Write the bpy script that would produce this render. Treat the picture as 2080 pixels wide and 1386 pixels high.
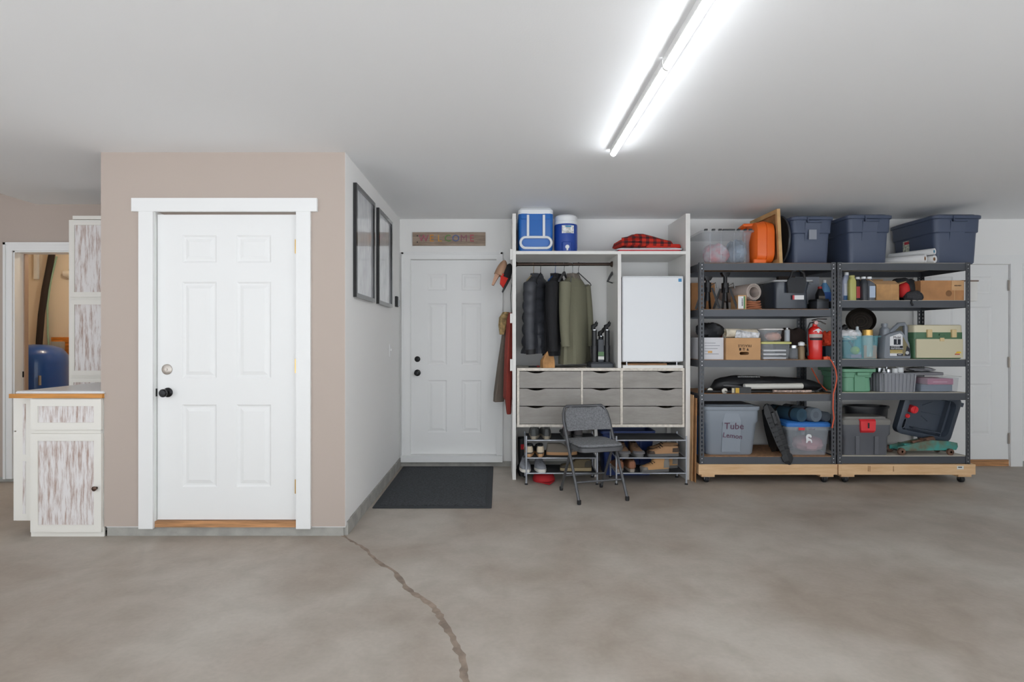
import bpy, bmesh, math, random
from mathutils import Matrix, Vector
random.seed(7)
PI = math.pi
for o in list(bpy.data.objects): bpy.data.objects.remove(o)
SC = bpy.context.scene; COL = SC.collection

# ---------------------------------------------------------------- camera, sky, exposure
F = 1150.0; VX = 1013.0; VY = 690.0; H = 1.315          # focal length in px, vanishing point, eye height
def X(px, Y): return (px - VX) * Y / F
def Z(py, Y): return H - (py - VY) * Y / F
cam_d = bpy.data.cameras.new('camera'); cam = bpy.data.objects.new('camera', cam_d); COL.objects.link(cam)
cam.location = (0, 0, H); cam.rotation_euler = (PI/2, 0, 0)
cam_d.sensor_width = 36; cam_d.lens = 36*F/2080
cam_d.shift_x = (1040-VX)/2080; cam_d.shift_y = -(693-VY)/2080
cam_d.clip_start = 0.05
SC.camera = cam
w = bpy.data.worlds.new('sky'); SC.world = w; w.use_nodes = True
w.node_tree.nodes['Background'].inputs[0].default_value = (0.90, 0.955, 1.0, 1)
w.node_tree.nodes['Background'].inputs[1].default_value = 0.85
SC.view_settings.view_transform = 'Standard'; SC.view_settings.look = 'None'
SC.view_settings.gamma = 1; SC.view_settings.use_curve_mapping = False
SC.view_settings.exposure = 1.28
sun_d = bpy.data.lights.new('sun_offscreen', 'SUN'); sun_d.energy = 4.5; sun_d.angle = .01; sun_d.color = (1,1,1)
sun = bpy.data.objects.new('sun_offscreen', sun_d); COL.objects.link(sun); sun.rotation_euler = (.12, .1, 0)      # high sun in the open sky over the driveway, on the garage opening side

YF = 3.778; YB = 5.87; YL = 5.23; CEIL = 2.565           # bump-out front, back wall, left back wall, ceiling
YC = 5.306; YR = 5.18                                     # closet front, rack front

# ---------------------------------------------------------------- materials
def lin(c): 
    c = c/255.0
    return c/12.92 if c <= .04045 else ((c+.055)/1.055)**2.4
def rgb(c): return (lin(c[0]), lin(c[1]), lin(c[2]), 1)
MATS = {}
def mat(name, c, rough=.5, metal=0, noise=None, bump=None, alpha=1, emit=0, stretch=(1,1,1), c2=None, coat=0):
    if name in MATS: return MATS[name]
    m = bpy.data.materials.new(name); m.use_nodes = True; nt = m.node_tree; b = nt.nodes['Principled BSDF']
    b.inputs['Base Color'].default_value = rgb(c); b.inputs['Roughness'].default_value = rough
    b.inputs['Metallic'].default_value = metal; b.inputs['Alpha'].default_value = alpha
    b.inputs['Coat Weight'].default_value = coat
    if emit:
        b.inputs['Emission Color'].default_value = rgb(c); b.inputs['Emission Strength'].default_value = emit
    if noise or bump:
        tc = nt.nodes.new('ShaderNodeTexCoord'); mp = nt.nodes.new('ShaderNodeMapping')
        mp.inputs['Scale'].default_value = stretch; nt.links.new(tc.outputs['Object'], mp.inputs[0])
    if noise:
        n = nt.nodes.new('ShaderNodeTexNoise'); n.inputs['Scale'].default_value = noise[0]; n.inputs['Detail'].default_value = 5
        nt.links.new(mp.outputs[0], n.inputs['Vector'])
        r = nt.nodes.new('ShaderNodeValToRGB'); a = noise[1]
        d = c2 if c2 else tuple(max(0, v*(1-a)) for v in c)
        r.color_ramp.elements[0].position = .35; r.color_ramp.elements[1].position = .65
        r.color_ramp.elements[0].color = rgb(d); r.color_ramp.elements[1].color = rgb(c if c2 else tuple(min(255, v*(1+a*.6)) for v in c))
        nt.links.new(n.outputs['Fac'], r.inputs[0]); nt.links.new(r.outputs[0], b.inputs['Base Color'])
    if bump:
        n2 = nt.nodes.new('ShaderNodeTexNoise'); n2.inputs['Scale'].default_value = bump[0]; n2.inputs['Detail'].default_value = 3
        nt.links.new(mp.outputs[0], n2.inputs['Vector'])
        bp = nt.nodes.new('ShaderNodeBump'); bp.inputs['Strength'].default_value = bump[1]; bp.inputs['Distance'].default_value = .01
        nt.links.new(n2.outputs['Fac'], bp.inputs['Height']); nt.links.new(bp.outputs[0], b.inputs['Normal'])
    MATS[name] = m; return m

def mat_floor():
    m = bpy.data.materials.new('concrete_floor'); m.use_nodes = True; nt = m.node_tree; b = nt.nodes['Principled BSDF']
    tc = nt.nodes.new('ShaderNodeTexCoord')
    def noise(scale, det, dist=0):
        n = nt.nodes.new('ShaderNodeTexNoise'); n.inputs['Scale'].default_value = scale; n.inputs['Detail'].default_value = det
        n.inputs['Distortion'].default_value = dist; nt.links.new(tc.outputs['Object'], n.inputs['Vector']); return n
    a = noise(1.3, 8, .5); c = noise(5.5, 9, .5); d = noise(45, 4)
    r = nt.nodes.new('ShaderNodeValToRGB'); r.color_ramp.elements[0].position = .36; r.color_ramp.elements[1].position = .64
    r.color_ramp.elements[0].color = rgb((166,154,142)); r.color_ramp.elements[1].color = rgb((186,178,168))
    nt.links.new(a.outputs['Fac'], r.inputs[0])
    r2 = nt.nodes.new('ShaderNodeValToRGB'); r2.color_ramp.elements[0].position = .3; r2.color_ramp.elements[1].position = .6
    r2.color_ramp.elements[0].color = (.85,.84,.82,1); r2.color_ramp.elements[1].color = (1,1,1,1)
    nt.links.new(c.outputs['Fac'], r2.inputs[0])
    r3 = nt.nodes.new('ShaderNodeValToRGB'); r3.color_ramp.elements[0].position = .3; r3.color_ramp.elements[1].position = .7
    r3.color_ramp.elements[0].color = (.93,.93,.93,1); r3.color_ramp.elements[1].color = (1,1,1,1)
    nt.links.new(d.outputs['Fac'], r3.inputs[0])
    def mul(x, y):
        k = nt.nodes.new('ShaderNodeMix'); k.data_type = 'RGBA'; k.blend_type = 'MULTIPLY'; k.inputs[0].default_value = 1
        nt.links.new(x, k.inputs[6]); nt.links.new(y, k.inputs[7]); return k.outputs[2]
    nt.links.new(mul(mul(r.outputs[0], r2.outputs[0]), r3.outputs[0]), b.inputs['Base Color'])
    rr = nt.nodes.new('ShaderNodeMapRange'); rr.inputs[3].default_value = .38; rr.inputs[4].default_value = .62
    nt.links.new(c.outputs['Fac'], rr.inputs[0]); nt.links.new(rr.outputs[0], b.inputs['Roughness'])
    bp = nt.nodes.new('ShaderNodeBump'); bp.inputs['Strength'].default_value = .08; bp.inputs['Distance'].default_value = .01
    nt.links.new(c.outputs['Fac'], bp.inputs['Height']); nt.links.new(bp.outputs[0], b.inputs['Normal'])
    return m

def mat_streak(name, base, dark, pos, axis_scale, scale=6, rough=.6):
    """vertical or horizontal streaked wood / distressed paint"""
    m = bpy.data.materials.new(name); m.use_nodes = True; nt = m.node_tree; b = nt.nodes['Principled BSDF']
    tc = nt.nodes.new('ShaderNodeTexCoord'); mp = nt.nodes.new('ShaderNodeMapping'); mp.inputs['Scale'].default_value = axis_scale
    nt.links.new(tc.outputs['Object'], mp.inputs[0])
    n = nt.nodes.new('ShaderNodeTexNoise'); n.inputs['Scale'].default_value = scale; n.inputs['Detail'].default_value = 9; n.inputs['Roughness'].default_value = .68
    nt.links.new(mp.outputs[0], n.inputs['Vector'])
    r = nt.nodes.new('ShaderNodeValToRGB'); r.color_ramp.elements[0].position = pos[0]; r.color_ramp.elements[1].position = pos[1]
    r.color_ramp.elements[0].color = rgb(dark); r.color_ramp.elements[1].color = rgb(base)
    nt.links.new(n.outputs['Fac'], r.inputs[0]); nt.links.new(r.outputs[0], b.inputs['Base Color']); b.inputs['Roughness'].default_value = rough
    MATS[name] = m; return m

def mat_plaid():
    m = bpy.data.materials.new('red_plaid'); m.use_nodes = True; nt = m.node_tree; b = nt.nodes['Principled BSDF']
    tc = nt.nodes.new('ShaderNodeTexCoord'); sx = nt.nodes.new('ShaderNodeSeparateXYZ'); nt.links.new(tc.outputs['Object'], sx.inputs[0])
    outs = []
    for k, s in ((0, 14), (2, 22)):
        a = nt.nodes.new('ShaderNodeMath'); a.operation = 'MULTIPLY'; a.inputs[1].default_value = s; nt.links.new(sx.outputs[k], a.inputs[0])
        f = nt.nodes.new('ShaderNodeMath'); f.operation = 'FRACT'; nt.links.new(a.outputs[0], f.inputs[0])
        g = nt.nodes.new('ShaderNodeMath'); g.operation = 'GREATER_THAN'; g.inputs[1].default_value = .55; nt.links.new(f.outputs[0], g.inputs[0]); outs.append(g)
    ad = nt.nodes.new('ShaderNodeMath'); ad.operation = 'ADD'; nt.links.new(outs[0].outputs[0], ad.inputs[0]); nt.links.new(outs[1].outputs[0], ad.inputs[1])
    hf = nt.nodes.new('ShaderNodeMath'); hf.operation = 'MULTIPLY'; hf.inputs[1].default_value = .5; nt.links.new(ad.outputs[0], hf.inputs[0])
    r = nt.nodes.new('ShaderNodeValToRGB'); r.color_ramp.interpolation = 'CONSTANT'
    r.color_ramp.elements[0].color = rgb((200,48,30)); r.color_ramp.elements[1].position = .4; r.color_ramp.elements[1].color = rgb((130,34,30))
    e = r.color_ramp.elements.new(.8); e.color = rgb((58,28,32))
    nt.links.new(hf.outputs[0], r.inputs[0]); nt.links.new(r.outputs[0], b.inputs['Base Color']); b.inputs['Roughness'].default_value = .9
    return m

def mat_post():
    """dark steel upright with a row of punched slots (print-scale detail)"""
    m = bpy.data.materials.new('punched_steel'); m.use_nodes = True; nt = m.node_tree; b = nt.nodes['Principled BSDF']
    tc = nt.nodes.new('ShaderNodeTexCoord'); sx = nt.nodes.new('ShaderNodeSeparateXYZ'); nt.links.new(tc.outputs['Object'], sx.inputs[0])
    def mth(op, a, v=None):
        n = nt.nodes.new('ShaderNodeMath'); n.operation = op
        nt.links.new(a, n.inputs[0])
        if v is not None:
            if isinstance(v, float): n.inputs[1].default_value = v
            else: nt.links.new(v, n.inputs[1])
        return n.outputs[0]
    fz = mth('FRACT', mth('MULTIPLY', sx.outputs[2], 26.0)); band = mth('LESS_THAN', fz, .55)
    cx = mth('LESS_THAN', mth('ABSOLUTE', mth('SUBTRACT', mth('ABSOLUTE', sx.outputs[0]), .022)), .0045)
    cy = mth('LESS_THAN', mth('ABSOLUTE', mth('SUBTRACT', mth('ABSOLUTE', sx.outputs[1]), .022)), .0045)
    hole = mth('MULTIPLY', band, mth('MAXIMUM', cx, cy))
    b.inputs['Base Color'].default_value = rgb((74,76,80))
    inv = nt.nodes.new('ShaderNodeMath'); inv.operation = 'SUBTRACT'; inv.inputs[0].default_value = 1; nt.links.new(hole, inv.inputs[1])
    nt.links.new(inv.outputs[0], b.inputs['Alpha'])
    b.inputs['Roughness'].default_value = .42; b.inputs['Metallic'].default_value = .3
    return m

WHITE = mat('white_paint', (238,238,237), .45)
WALLW = mat('white_wall', (241,240,238), .8, bump=(160,.03))
TAUPE = mat('taupe_wall', (186,172,162), .8, bump=(160,.03))
CEILM = mat('ceiling_paint', (244,245,246), .9, bump=(120,.04))
KERB = mat('kerb_concrete', (166,164,158), .8, noise=(9,.08), bump=(40,.15))
FLOORM = mat_floor()
CRACK = mat('crack_stain', (146,130,116), .7, noise=(14,.15))
RAWWOOD = mat('raw_wood', (186,136,92), .6, noise=(8,.18), stretch=(.6,8,8))
BLACKM = mat('black_metal', (38,38,40), .3, metal=.6)
BRASS = mat('brass', (205,170,110), .3, metal=.9)
NICKEL = mat('nickel', (180,172,164), .35, metal=.8)
STEEL = mat('steel', (190,192,196), .25, metal=1)
DARK = mat('near_black', (24,24,27), .55)
BLACKPL = mat('black_plastic', (34,35,38), .4)
CHARC = mat('charcoal_plastic', (62,65,71), .45)

# ---------------------------------------------------------------- mesh building
class MB:
    def __init__(s): s.v = []; s.f = []; s.M = Matrix.Identity(4)
    def at(s, M): s.M = M; return s
    def add(s, vs, fs):
        o = len(s.v); s.v += [tuple(s.M @ Vector(p)) for p in vs]; s.f += [tuple(i+o for i in f) for f in fs]
    def box(s, x0, x1, y0, y1, z0, z1):
        s.add([(x0,y0,z0),(x1,y0,z0),(x1,y1,z0),(x0,y1,z0),(x0,y0,z1),(x1,y0,z1),(x1,y1,z1),(x0,y1,z1)],
              [(3,2,1,0),(4,5,6,7),(0,1,5,4),(1,2,6,5),(2,3,7,6),(3,0,4,7)]); return s
    def loft(s, rings, cap0=True, cap1=True, closed=False):
        n = len(rings[0]); vs = [p for r in rings for p in r]; fs = []
        R = len(rings)
        for k in range(R if closed else R-1):
            a = k*n; b = ((k+1) % R)*n
            for i in range(n): j = (i+1) % n; fs.append((a+i, a+j, b+j, b+i))
        if not closed:
            if cap0: fs.append(tuple(range(n-1, -1, -1)))
            if cap1: fs.append(tuple((R-1)*n+i for i in range(n)))
        s.add(vs, fs); return s
    def rbox(s, x0, x1, y0, y1, z0, z1, r=.01, e=None, n=3):
        e = r*.5 if e is None else e
        cx, cy, W, D = (x0+x1)/2, (y0+y1)/2, x1-x0, y1-y0
        return s.loft([rrect(cx,cy,W-2*e,D-2*e,max(r-e,.0005),z0,n), rrect(cx,cy,W,D,r,z0+e,n),
                       rrect(cx,cy,W,D,r,z1-e,n), rrect(cx,cy,W-2*e,D-2*e,max(r-e,.0005),z1,n)])
    def tube(s, pts, r, n=8, closed=False):
        pts = [Vector(p) for p in pts]; rings = []; up = None; N = len(pts)
        for i, p in enumerate(pts):
            if closed: t = pts[(i+1) % N]-pts[i-1]
            else: t = pts[min(i+1, N-1)]-pts[max(i-1, 0)]
            t.normalize()
            if up is None:
                up = Vector((0,0,1)) if abs(t.z) < .9 else Vector((1,0,0))
            a = t.cross(up).normalized(); up = a.cross(t).normalized()
            rr = r[i] if isinstance(r, (list, tuple)) else r
            rings.append([tuple(p+a*math.cos(2*PI*k/n)*rr+up*math.sin(2*PI*k/n)*rr) for k in range(n)])
        return s.loft(rings, closed=closed)
    def lathe(s, prof, c=(0,0,0), n=20, axis='z'):
        rings = []
        for r, h in prof:
            ring = []
            for k in range(n):
                a = 2*PI*k/n; u, v = r*math.cos(a), r*math.sin(a)
                ring.append({'z':(c[0]+u,c[1]+v,c[2]+h), 'y':(c[0]+u,c[1]+h,c[2]-v), 'x':(c[0]+h,c[1]+u,c[2]+v)}[axis])
            rings.append(ring)
        return s.loft(rings)
    def prism(s, poly, y0, y1):           # poly in x,z ; extruded along y
        n = len(poly); vs = [(p[0],y0,p[1]) for p in poly]+[(p[0],y1,p[1]) for p in poly]
        s.add(vs, [tuple(range(n)), tuple(range(2*n-1, n-1, -1))]+[(i,i+n,(i+1)%n+n,(i+1)%n) for i in range(n)]); return s
    def build(s, name, m, parent=None, smooth=True, loc=None):
        me = bpy.data.meshes.new(name); me.from_pydata(s.v, [], s.f)
        bm = bmesh.new(); bm.from_mesh(me); bmesh.ops.recalc_face_normals(bm, faces=bm.faces); bm.to_mesh(me); bm.free()
        if smooth:
            for p in me.polygons: p.use_smooth = True
            me.set_sharp_from_angle(angle=math.radians(38))
        me.materials.append(m)
        o = bpy.data.objects.new(name, me); COL.objects.link(o)
        if parent: o.parent = parent
        if loc: o.location = loc
        return o
def rrect(cx, cy, W, D, r, z, n=3):
    r = min(r, W/2-.0002, D/2-.0002); out = []
    for qx, qy, a0 in ((1,1,0),(-1,1,PI/2),(-1,-1,PI),(1,-1,1.5*PI)):
        for k in range(n+1):
            a = a0+PI/2*k/n; out.append((cx+qx*(W/2-r)+r*math.cos(a), cy+qy*(D/2-r)+r*math.sin(a), z))
    return out
def thing(name, label, cat, loc=(0,0,0), rz=0, group=None):
    o = bpy.data.objects.new(name, None); COL.objects.link(o); o.location = loc; o.rotation_euler = (0,0,rz)
    o.empty_display_size = .05; tag(o, label, cat, group); return o
def tag(o, label, cat, group=None):
    o['label'] = label; o['category'] = cat
    if group: o['group'] = group
    return o
def struct(o): o['kind'] = 'structure'; return o
def bx(name, m, parent, *a, smooth=False): return MB().box(*a).build(name, m, parent, smooth)
def rb(name, m, parent, *a, r=.01, e=None): return MB().rbox(*a, r=r, e=e).build(name, m, parent)
def copy_tree(o, parent=None):
    c = o.copy(); COL.objects.link(c); c.parent = parent
    for ch in list(o.children): copy_tree(ch, c)
    return c
def text(s, size, m, parent, loc, rot=(PI/2,0,0), name='lettering', ext=.0006, sx=1, align='CENTER'):
    cu = bpy.data.curves.new(name, 'FONT'); cu.body = s; cu.size = size; cu.extrude = ext; cu.align_x = align; cu.align_y = 'CENTER'
    cu.resolution_u = 2
    t = bpy.data.objects.new('tmp', cu); me = bpy.data.meshes.new_from_object(t)
    bpy.data.objects.remove(t); me.materials.clear(); me.materials.append(m)
    o = bpy.data.objects.new(name, me); COL.objects.link(o); o.parent = parent; o.location = loc; o.rotation_euler = rot; o.scale = (sx,1,1)
    return o
def marks(parent, m, x0, x1, z, h, y, vertical=False, name='print_mark', M=None, seed=1):
    """row of small unreadable print marks (writing too small in the photo to read)"""
    rnd = random.Random(seed); mb = MB()
    if M is not None: mb.at(M)
    a = x0
    while a < x1:
        wd = rnd.uniform(.45,.9)*h; hh = rnd.uniform(.7,1.0)*h/2
        if vertical: mb.box(z-hh, z+hh, y-.0012, y, a, min(a+wd, x1))
        else: mb.box(a, min(a+wd, x1), y-.0012, y, z-hh, z+hh)
        a += wd+h*.28
    return mb.build(name, m, parent, False)
def cut(o, mb):
    """cut the shape mb out of o (same local space) as real geometry"""
    c = mb.build('cutter', WHITE, None, False); c.parent = o.parent; c.location = o.location
    md = o.modifiers.new('cut', 'BOOLEAN'); md.operation = 'DIFFERENCE'; md.object = c; md.solver = 'EXACT'
    bpy.context.view_layer.update(); dg = bpy.context.evaluated_depsgraph_get()
    me = bpy.data.meshes.new_from_object(o.evaluated_get(dg)); o.modifiers.clear()
    m = o.data.materials[0]; o.data = me; me.materials.clear(); me.materials.append(m)
    me.polygons.foreach_set('material_index', [0]*len(me.polygons))
    bpy.data.objects.remove(c)
def ROT(ax, a): return Matrix.Rotation(a, 4, ax)
def TR(*p): return Matrix.Translation(p)

# ================================================================= STRUCTURE
def S(name, m, *boxes, smooth=False):
    mb = MB()
    for b in boxes: mb.box(*b)
    return struct(mb.build(name, m, None, smooth))
fl = S('floor', FLOORM, (-7,6.3,-1.3,6.9,-.1,0))
S('driveway', mat('driveway_concrete', (206,209,213), .8, noise=(1.5,.06)), (-14,14,-16,-1.3,-.12,-.01))
S('ceiling', CEILM, (-4.27,6.3,-1.3,6.0,CEIL,3.3))
S('ceiling_high', CEILM, (-7,-4.27,-1.3,YL+.1,3.1,3.3))
S('wall_right', WALLW, (6.2,6.3,-1.3,6.0,0,CEIL))
S('wall_left', TAUPE, (-7,-6.9,-1.3,YL+.2,0,3.2))
# crack and stain running over the slab
def crack():
    pts = [(693,1086),(716,1100),(742,1116),(768,1142),(800,1160),(818,1186),(836,1204),(868,1224),(893,1246),(903,1272),(922,1300),(936,1332),(942,1362),(950,1392),(958,1440)]
    P = []
    for px, py in pts:
        Y = H*F/(py-VY); P.append(Vector((X(px,Y), Y, .0007)))
    Q = []
    for a, b in zip(P, P[1:]):
        for k in range(5): Q.append(a.lerp(b, k/5)+Vector((random.uniform(-.006,.006), random.uniform(-.006,.006), 0)))
    Q.append(P[-1]); L = []; R = []
    for i, p in enumerate(Q):
        t = (Q[min(i+1,len(Q)-1)]-Q[max(i-1,0)]).normalized(); nrm = Vector((-t.y,t.x,0))
        wd = .008+.008*min(1, i/40)+random.uniform(-.004,.006)
        L.append(tuple(p+nrm*wd)); R.append(tuple(p-nrm*wd*random.uniform(.7,1.1)))
    n = len(Q); mb = MB(); mb.add(L+R, [(i,i+1,n+i+1,n+i) for i in range(n-1)])
    o = mb.build('crack', CRACK, fl, False)
crack()

# bump-out (closet) with the near six-panel door
dx0, dx1 = X(315,YF), X(602,YF); dz0, dz1 = Z(1058,YF), Z(433,YF); BL, BR = X(205,YF), X(701,YF)
zb = Z(1070,YF)
wf = S('wall_front', TAUPE, (BL,dx0-.012,YF,YF+.11,zb,CEIL), (dx1+.012,BR,YF,YF+.11,zb,CEIL), (dx0-.012,dx1+.012,YF,YF+.11,dz1+.012,CEIL))
S('wall_side', WALLW, (BR-.11,BR,YF+.11,YB,.09,CEIL), (BR-.004,BR+.0015,YF+.002,YF+.11,zb,CEIL))
S('wall_inner', TAUPE, (BL+.03,BL+.13,YF+.11,YB,.06,CEIL))
S('baseboard_front', KERB, (BL+.032,BR-.015,YF+.014,YF+.13,0,zb-.006))
S('baseboard_side', KERB, (BR-.12,BR+.012,YF+.03,YB,0,.088))
S('trim_1', WHITE, (BL+.03,dx0-.1,YF+.008,YF+.1,zb-.008,zb), (dx1+.1,BR,YF+.008,YF+.1,zb-.008,zb))

def casing(name, x0, x1, z1, Y, w, head, ov, th=.02, zbot=0):
    """two legs and a head board"""
    mb = MB().box(x0-w,x0,Y-th,Y+.001,zbot,z1).box(x1,x1+w,Y-th,Y+.001,zbot,z1)
    mb.box(x0-w-ov,x1+w+ov,Y-th-.004,Y+.001,z1,z1+head)
    return struct(mb.build(name, WHITE, None, False))
def six_panel(name, x0, x1, z0, z1, Y, cols, rows, th=.04, rec=.009, m=WHITE):
    """door slab with really recessed fields and raised centre panels; Y is the face"""
    d = bpy.data.objects.new(name, None); COL.objects.link(d); d.location = ((x0+x1)/2, Y, z0); struct(d)
    ox, oz = (x0+x1)/2, z0
    mb = MB().box(x0-ox,x1-ox,rec,th,0,z1-z0)
    xs = [x0]+[c for p in cols for c in p]+[x1]; zs = [z0]+[r for p in rows for r in p]+[z1]
    for i in range(0, len(xs), 2): mb.box(xs[i]-ox,xs[i+1]-ox,0,rec,0,z1-z0)
    for (a, b) in cols:
        for i in range(0, len(zs), 2): mb.box(a-ox,b-ox,0,rec,zs[i]-oz,zs[i+1]-oz)
    mb.build('slab', m, d, False)
    for (a, b) in cols:
        for (c, e) in rows:
            q = MB()
            def ring(i, y): return [(a-ox+i,y,c-oz+i),(b-ox-i,y,c-oz+i),(b-ox-i,y,e-oz-i),(a-ox+i,y,e-oz-i)]
            q.loft([ring(.0,rec+.001), ring(.0,.001), ring(.012,rec-.001), ring(.022,rec-.001), ring(.045,.002), ring(.05,.002)], cap0=False)
            q.build('panel', m, d, False)
    return d
def knob(parent, x, z, m, rose=.032, kr=.027, y=0):
    MB().lathe([(rose,0),(rose,-.006),(rose*.7,-.012),(.012,-.014),(.011,-.035),(kr*.7,-.04),(kr,-.05),(kr,-.062),(kr*.75,-.07),(.004,-.072)], (x,y,z), 20, 'y').build('knob', m, parent)
def hinge(parent, x, z, m, y=-.004, h=.095):
    MB().tube([(x,y,z-h/2),(x,y,z+h/2)], .006, 8).box(x-.018,x+.018,y+.001,y+.004,z-h/2,z+h/2).build('hinge', m, parent)
Yd = YF+.02
d1 = six_panel('door_1', dx0+.004, dx1-.004, dz0, dz1-.006, Yd, [(X(367,YF),X(437,YF)),(X(478,YF),X(548,YF))],
               [(Z(991,YF),Z(823,YF)),(Z(769,YF),Z(572,YF)),(Z(533,YF),Z(477,YF))])
ox = d1.location.x
knob(d1, X(338,YF)-ox, Z(798,YF)-dz0, BLACKM)
MB().lathe([(.035,0),(.035,-.005),(.028,-.008),(.008,-.009),(.007,-.013),(.002,-.013)], (X(336,YF)-ox,0,Z(751,YF)-dz0), 24, 'y').build('deadbolt', NICKEL, d1)
for py in (500,744,990): hinge(d1, dx1-ox+.002, Z(py,YF)-dz0, BRASS, -.006)
bx('strike', BLACKM, d1, dx0-ox-.006, dx0-ox+.001, -.014, .01, Z(806,YF)-dz0, Z(790,YF)-dz0)
casing('trim_2', dx0-.004, dx1+.004, Z(431,YF), YF, X(315,YF)-X(286,YF), Z(404,YF)-Z(431,YF), .045, zbot=Z(1073,YF))
S('trim_3', RAWWOOD, (dx0,dx1,YF-.004,YF+.09,zb-.004,dz0-.004))
S('trim_4', WHITE, (dx0-.012,dx0,YF,YF+.1,zb,dz1+.012), (dx1,dx1+.012,YF,YF+.1,zb,dz1+.012))

# back wall with two doors
b0, b1 = X(833,YB), X(1009,YB); bz0, bz1 = Z(924,YB), Z(527,YB)
r0, r1 = X(1873,YB), X(2051,YB); rz0, rz1 = Z(934,YB), Z(537,YB)
zk = Z(937,YB)
S('wall_back', WALLW, (BR,b0,YB,YB+.12,zk,CEIL),(b1,r0,YB,YB+.12,zk,CEIL),(r1,6.3,YB,YB+.12,zk,CEIL),(b0,b1,YB,YB+.12,bz1,CEIL),(r0,r1,YB,YB+.12,rz1,CEIL))
S('baseboard_back', KERB, (BR,r0-.03,YB-.008,YB+.12,0,zk), (r1+.1,6.3,YB-.008,YB+.12,0,zk))
S('trim_5', RAWWOOD, (r0,r1,YB+.01,YB+.12,0,rz0-.004))
S('trim_6', WHITE, (b0-.09,b1+.06,YB-.05,YB+.06,zk-.002,bz0-.004))
d2 = six_panel('door_2', b0+.004, b1-.004, bz0, bz1-.005, YB+.035, [(X(868,YB),X(907,YB)),(X(937,YB),X(977,YB))],
               [(Z(880,YB),Z(773,YB)),(Z(742,YB),Z(616,YB)),(Z(590,YB),Z(556,YB))])
knob(d2, X(847,YB)-d2.location.x, Z(758,YB)-bz0, BLACKM, .034, .027)
MB().lathe([(.03,0),(.03,-.008),(.022,-.014),(.002,-.016)], (X(847,YB)-d2.location.x,0,Z(730,YB)-bz0), 20, 'y').build('deadbolt', BLACKM, d2)
c2 = MB()
for x0, x1 in ((X(816,YB),b0),(b1,X(1021,YB))):
    c2.box(x0,x1,YB-.014,YB+.001,zk,bz1+.07)
    c2.box(x0 if x0<b0-.01 and x1<=b0 else x1-.02, x0+.02 if x1<=b0 else x1, YB-.024,YB,zk,bz1+.07)
c2.box(b0,b1,YB-.014,YB+.001,bz1,bz1+.07).box(X(816,YB),X(1021,YB),YB-.024,YB,bz1+.052,bz1+.072)
struct(c2.build('trim_7', WHITE, None, False))
S('trim_8', WHITE, (b0-.002,b0+.004,YB,YB+.1,zk,bz1),(b1-.004,b1+.002,YB,YB+.1,zk,bz1))
d3 = six_panel('door_3', r0+.004, r1-.004, rz0, rz1-.005, YB+.012, [(X(1893,YB),X(1937,YB)),(X(1972,YB),X(2016,YB))],
               [(Z(885,YB),Z(780,YB)),(Z(744,YB),Z(623,YB)),(Z(597,YB),Z(562,YB))])
for py in (580,736,891): hinge(d3, r1-d3.location.x, Z(py,YB)-rz0, NICKEL, -.012, .11)
S('trim_9', WHITE, (r0-.1,r0,YB-.014,YB+.001,zk,rz1+.005),(r1,X(2075,YB),YB-.014,YB+.001,0.0,rz1+.005),(r0-.1,6.2,YB-.014,YB+.001,rz1+.005,Z(518,YB)))
S('trim_10', WHITE, (X(2077,YB),6.2,YB-.006,YB+.001,Z(925,YB),rz1+.005))

# left back wall with the open doorway into the utility room
e0, e1 = X(27,YL), X(27,YL)+.80; ez1 = Z(510,YL)
S('wall_left_back', TAUPE, (-7,e0,YL,YL+.13,.045,3.2),(e1,BL+.03,YL,YL+.13,.045,3.2),(e0,e1,YL,YL+.13,ez1,3.2))
S('baseboard_left', KERB, (-7,e0,YL+.01,YL+.13,0,.045),(e1,BL+.03,YL+.01,YL+.13,0,.045))
c3 = MB()
for a, b in ((X(10,YL),e0),(e1,e1+.077)):
    c3.box(a,b,YL-.014,YL+.001,.03,ez1+.077)
c3.box(e0,e1,YL-.014,YL+.001,ez1,ez1+.077).box(X(10,YL),X(10,YL)+.022,YL-.024,YL,.03,ez1+.077).box(X(10,YL),e1+.077,YL-.024,YL,ez1+.055,ez1+.077)
c3.box(e0-.001,e0+.012,YL,YL+.14,.03,ez1).box(e0,e1,YL,YL+.14,ez1-.012,ez1+.001)
struct(c3.build('trim_11', WHITE, None, False))
S('trim_12', mat('tan_stop', (170,142,122), .6), (e0+.012,e0+.024,YL+.1,YL+.14,.03,ez1))
S('trim_13', BLACKM, (e0+.011,e0+.016,YL+.085,YL+.105,Z(768,YL),Z(756,YL)))
CREAM = mat('cream_wall', (240,226,206), .8)
S('wall_utility_back', CREAM, (-5.8,-3.2,6.7,6.8,0,2.5)); S('wall_utility_left', CREAM, (-5.8,-5.7,YL+.13,6.8,0,2.5))
S('wall_utility_right', CREAM, (-3.3,-3.2,YL+.13,6.8,0,2.5)); S('ceiling_utility', CREAM, (-5.8,-3.2,YL+.13,6.8,2.45,2.5))

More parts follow.
